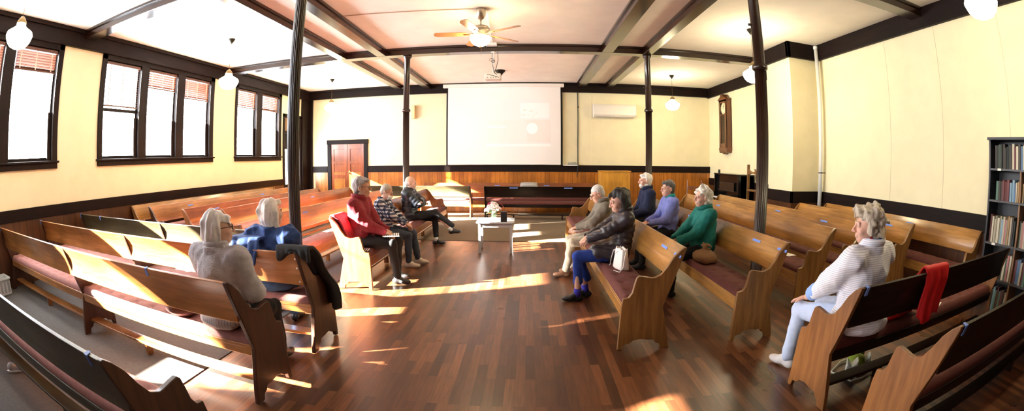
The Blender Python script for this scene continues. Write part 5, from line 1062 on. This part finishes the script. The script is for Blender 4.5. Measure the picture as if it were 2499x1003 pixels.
er.box(-0.009, -0.006, -0.002, 0.002, -0.045, 0.0, 0, Matrix.Translation(h(-0.086, 0.0, -0.045)) @ P11['R'].to_4x4() @ Matrix.Rotation(PI/2, 4, 'Z')).box(0.006, 0.009, -0.002, 0.002, -0.045, 0.0, 0, Matrix.Translation(h(-0.086, 0.0, -0.045)) @ P11['R'].to_4x4() @ Matrix.Rotation(PI/2, 4, 'Z'))
part_mb(er, 'earring', plain('red_earring', (0.55, 0.02, 0.03), 0.3), P11)
for P_, nm, mt in ((P3, 'stand_collar', bpy.data.materials['dark_red_fleece']), (P7, 'stand_collar', bpy.data.materials['black_puffer']), (P5, 'stand_collar', bpy.data.materials['dark_puffer']), (P11, 'stand_collar', bpy.data.materials['white_blue_stripe_shirt']), (P10, 'stand_collar', bpy.data.materials['teal_fleece']), (P1, 'stand_collar', bpy.data.materials['grey_knit']), (P6, 'stand_collar', bpy.data.materials['grey_tweed_blazer']), (P8, 'stand_collar', bpy.data.materials['navy_blazer']), (P11, 'shirt_collar', fabric('light_blue_collar', (0.28, 0.45, 0.85), 0.05)), (P6, 'shirt_collar', fabric('blue_white_shirt', (0.5, 0.55, 0.75))), (P9, 'teal_scarf', fabric('teal_scarf', (0.02, 0.30, 0.27))), (P7, 'shirt_collar', fabric('pale_collar', (0.6, 0.6, 0.62))), (P5, 'jacket_collar', fabric('light_collar_lining', (0.55, 0.52, 0.46))), (P3, 'shirt_collar', fabric('dark_undershirt', (0.02, 0.03, 0.06)))):
    n_, u_ = P_['neck'], P_['up']; s_ = P_['s']; mb = MB(); vs = []; big = nm == 'stand_collar'
    for j in range(4):
        for i in range(24):
            a = i*2*PI/24; r_ = (0.066+0.008*(j in (1, 2)))*s_*(1.35 if big else 1.06 if nm != 'teal_scarf' else 1.15)*(1+0.05*(j-1) if big else 1); c_ = n_+u_*(0.02+0.022*j)*s_+Vector((0, 0.008, 0)); vs.append(c_+Vector((r_*math.cos(a), r_*math.sin(a)*0.98, -0.02*math.sin(a)*(1 if math.sin(a) > 0 else 0))))
    mb.add(vs, [(j*24+i, j*24+(i+1) % 24, (j+1)*24+(i+1) % 24, (j+1)*24+i) for j in range(3) for i in range(24)]); o_ = part_mb(mb, nm, mt, P_, True); q_ = o_.modifiers.new('s', 'SOLIDIFY'); q_.thickness = 0.006
h = P8['hp']; bd = SDF(np.array(P8['hc'])-0.16, np.array(P8['hc'])+0.18, 0.0075)
bd.ell(h(0, 0.055, -0.075), (0.052, 0.052, 0.052), None, 0.02).ell(h(0, 0.0, -0.06), (0.078, 0.06, 0.045), None, 0.02).ell(h(0, 0.13, -0.035), (0.05, 0.04, 0.03), None, 0.01, True)
bd.disp(wav(5, 90, 0.005, 6)); bd.mesh('beard', hair_mat('white_beard', (0.6, 0.58, 0.56), (0.95, 0.93, 0.9)), P8['root'], keep=60)
# loose papers and things near the people
leaf('striped_booklet', 'white booklet lying across the lap of the person in dark red', -1.80, 5.32, 0.655, 0.22, 0.28, 0.3, stripes('striped_page', (0.8, 0.8, 0.8), (0.05, 0.05, 0.05), 0.03, 0, 0.3))
leaf('striped_booklet', 'black and white striped cloth at the near arm of the front left pew', -2.16, 5.02, 0.50, 0.30, 0.16, 0.2, stripes('striped_cloth', (0.8, 0.8, 0.8), (0.02, 0.02, 0.02), 0.03, 0, 0.5))
leaf('booklet', 'white booklet on the knee of the person in the grey brown blazer', 0.72, 5.87, 0.655, 0.15, 0.20, 0.2)
drape('red_coat', 'dark red coat pushed over the near end of the front left pew back', 'coat', [(0.10, 0.56), (0.23, 0.64), (0.20, 0.72), (0.12, 0.85), (0.03, 0.945), (-0.03, 0.945), (-0.02, 0.86)], 4.96, 5.32, mar, 0.03, 9, ripple=0.015,
      M_=Matrix(((0, 1, 0, -2.5), (1, 0, 0, 0), (0, 0, 1, 0), (0, 0, 0, 1))))
blk = fabric('black_coat_cloth', (0.006, 0.006, 0.008), rough=0.7)
drape('dark_coat', 'black coat hanging over the aisle end of the second long pew', 'coat', [(3.42, 0.34), (3.38, 0.55), (3.25, 0.72), (3.10, 0.88), (3.0, 0.965), (2.93, 0.975), (2.905, 0.90)], -2.02, -1.70, blk, 0.035, 12, ripple=0.03)
bb = MB().lathe([(0, 0), (0.09, 0.005), (0.12, 0.04), (0.11, 0.09), (0.05, 0.13), (0, 0.135)], n=24); bb.v = [(v[0]*1.6, v[1]*0.9, v[2]*1.0) for v in bb.v]
o_ = bb.build('brown_purse', plain('brown_purse_leather', (0.13, 0.045, 0.03), 0.45, bump=0.2, bscale=40), smooth=True, loc=(-2.68, 2.34, 0.492)); tag(o_, 'brown leather purse on the seat left of the grey shawled person', 'purse')

st_ = stripes('cream_grey_stripe_shirt', (0.62, 0.63, 0.66), (0.34, 0.36, 0.42), 0.022, 0)
K_ = SDF((-0.4, -0.36, 0.4), (0.4, 0.2, 0.75), 0.0085); K_.ell((0.0, -0.10, 0.555), (0.20, 0.125, 0.075), k=0.03).ell((0.0, -0.02, 0.60), (0.17, 0.12, 0.07), k=0.03); K_.disp(folds(5, 60, 0.008)); K_.cut(lambda x, y, z: 0.492-z); K_.mesh('shirt_tail', st_, P1['root'])
j_ = drape('jacket_tail', None, None, [(0.02, 0.99), (-0.14, 1.00), (-0.27, 1.0), (-0.325, 0.955), (-0.355, 0.90), (-0.36, 0.83)], -0.33, 0.02, P2['root'].children[0].data.materials[0] if False else bpy.data.materials['denim_jacket'], 0.03, 21, ripple=0.012)
j_.parent = P2['root']
K_ = SDF((-0.5, -0.36, 0.4), (0.5, 0.2, 0.75), 0.010); K_.ell((-0.02, -0.06, 0.565), (0.24, 0.13, 0.085), k=0.03); K_.disp(folds(8, 50, 0.008)); K_.cut(lambda x, y, z: 0.492-z); K_.mesh('jeans_seat', denim, P2['root'])
K_ = SDF((-0.5, -0.36, 0.4), (0.5, 0.2, 0.75), 0.010); K_.ell((0.0, -0.12, 0.565), (0.26, 0.15, 0.09), k=0.03).ell((0.0, -0.02, 0.60), (0.24, 0.14, 0.09), k=0.03); K_.disp(folds(9, 40, 0.01)); K_.cut(lambda x, y, z: 0.489-z); K_.mesh('shirt_tail', bpy.data.materials['white_blue_stripe_shirt'], P11['root'])

e_, w_ = P11['el'][0], P11['hands'][0]; dd = (w_-e_).normalized()
MB().tube([w_-dd*0.15, w_-dd*0.12, w_-dd*0.06, w_-dd*0.045], [0.058, 0.064, 0.056, 0.05], 18).build('blue_cuff', bpy.data.materials['light_blue_collar'], P11['root'], smooth=True)
K_ = SDF((2.4, 2.0, 0.46), (3.1, 2.6, 0.7), 0.009); K_.ell((2.78, 2.27, 0.53), (0.17, 0.11, 0.045), k=0.02).cap((2.62, 2.22, 0.53), (2.98, 2.25, 0.54), 0.05, 0.06, 0.03); K_.disp(folds(4, 45, 0.012)); K_.cut(lambda x, y, z: 0.488-z)
rs_ = K_.mesh('sleeve', bpy.data.materials['bright_red_cloth']); rs_.parent = [o for o in COL.objects if o.name == 'red_jacket'][0]
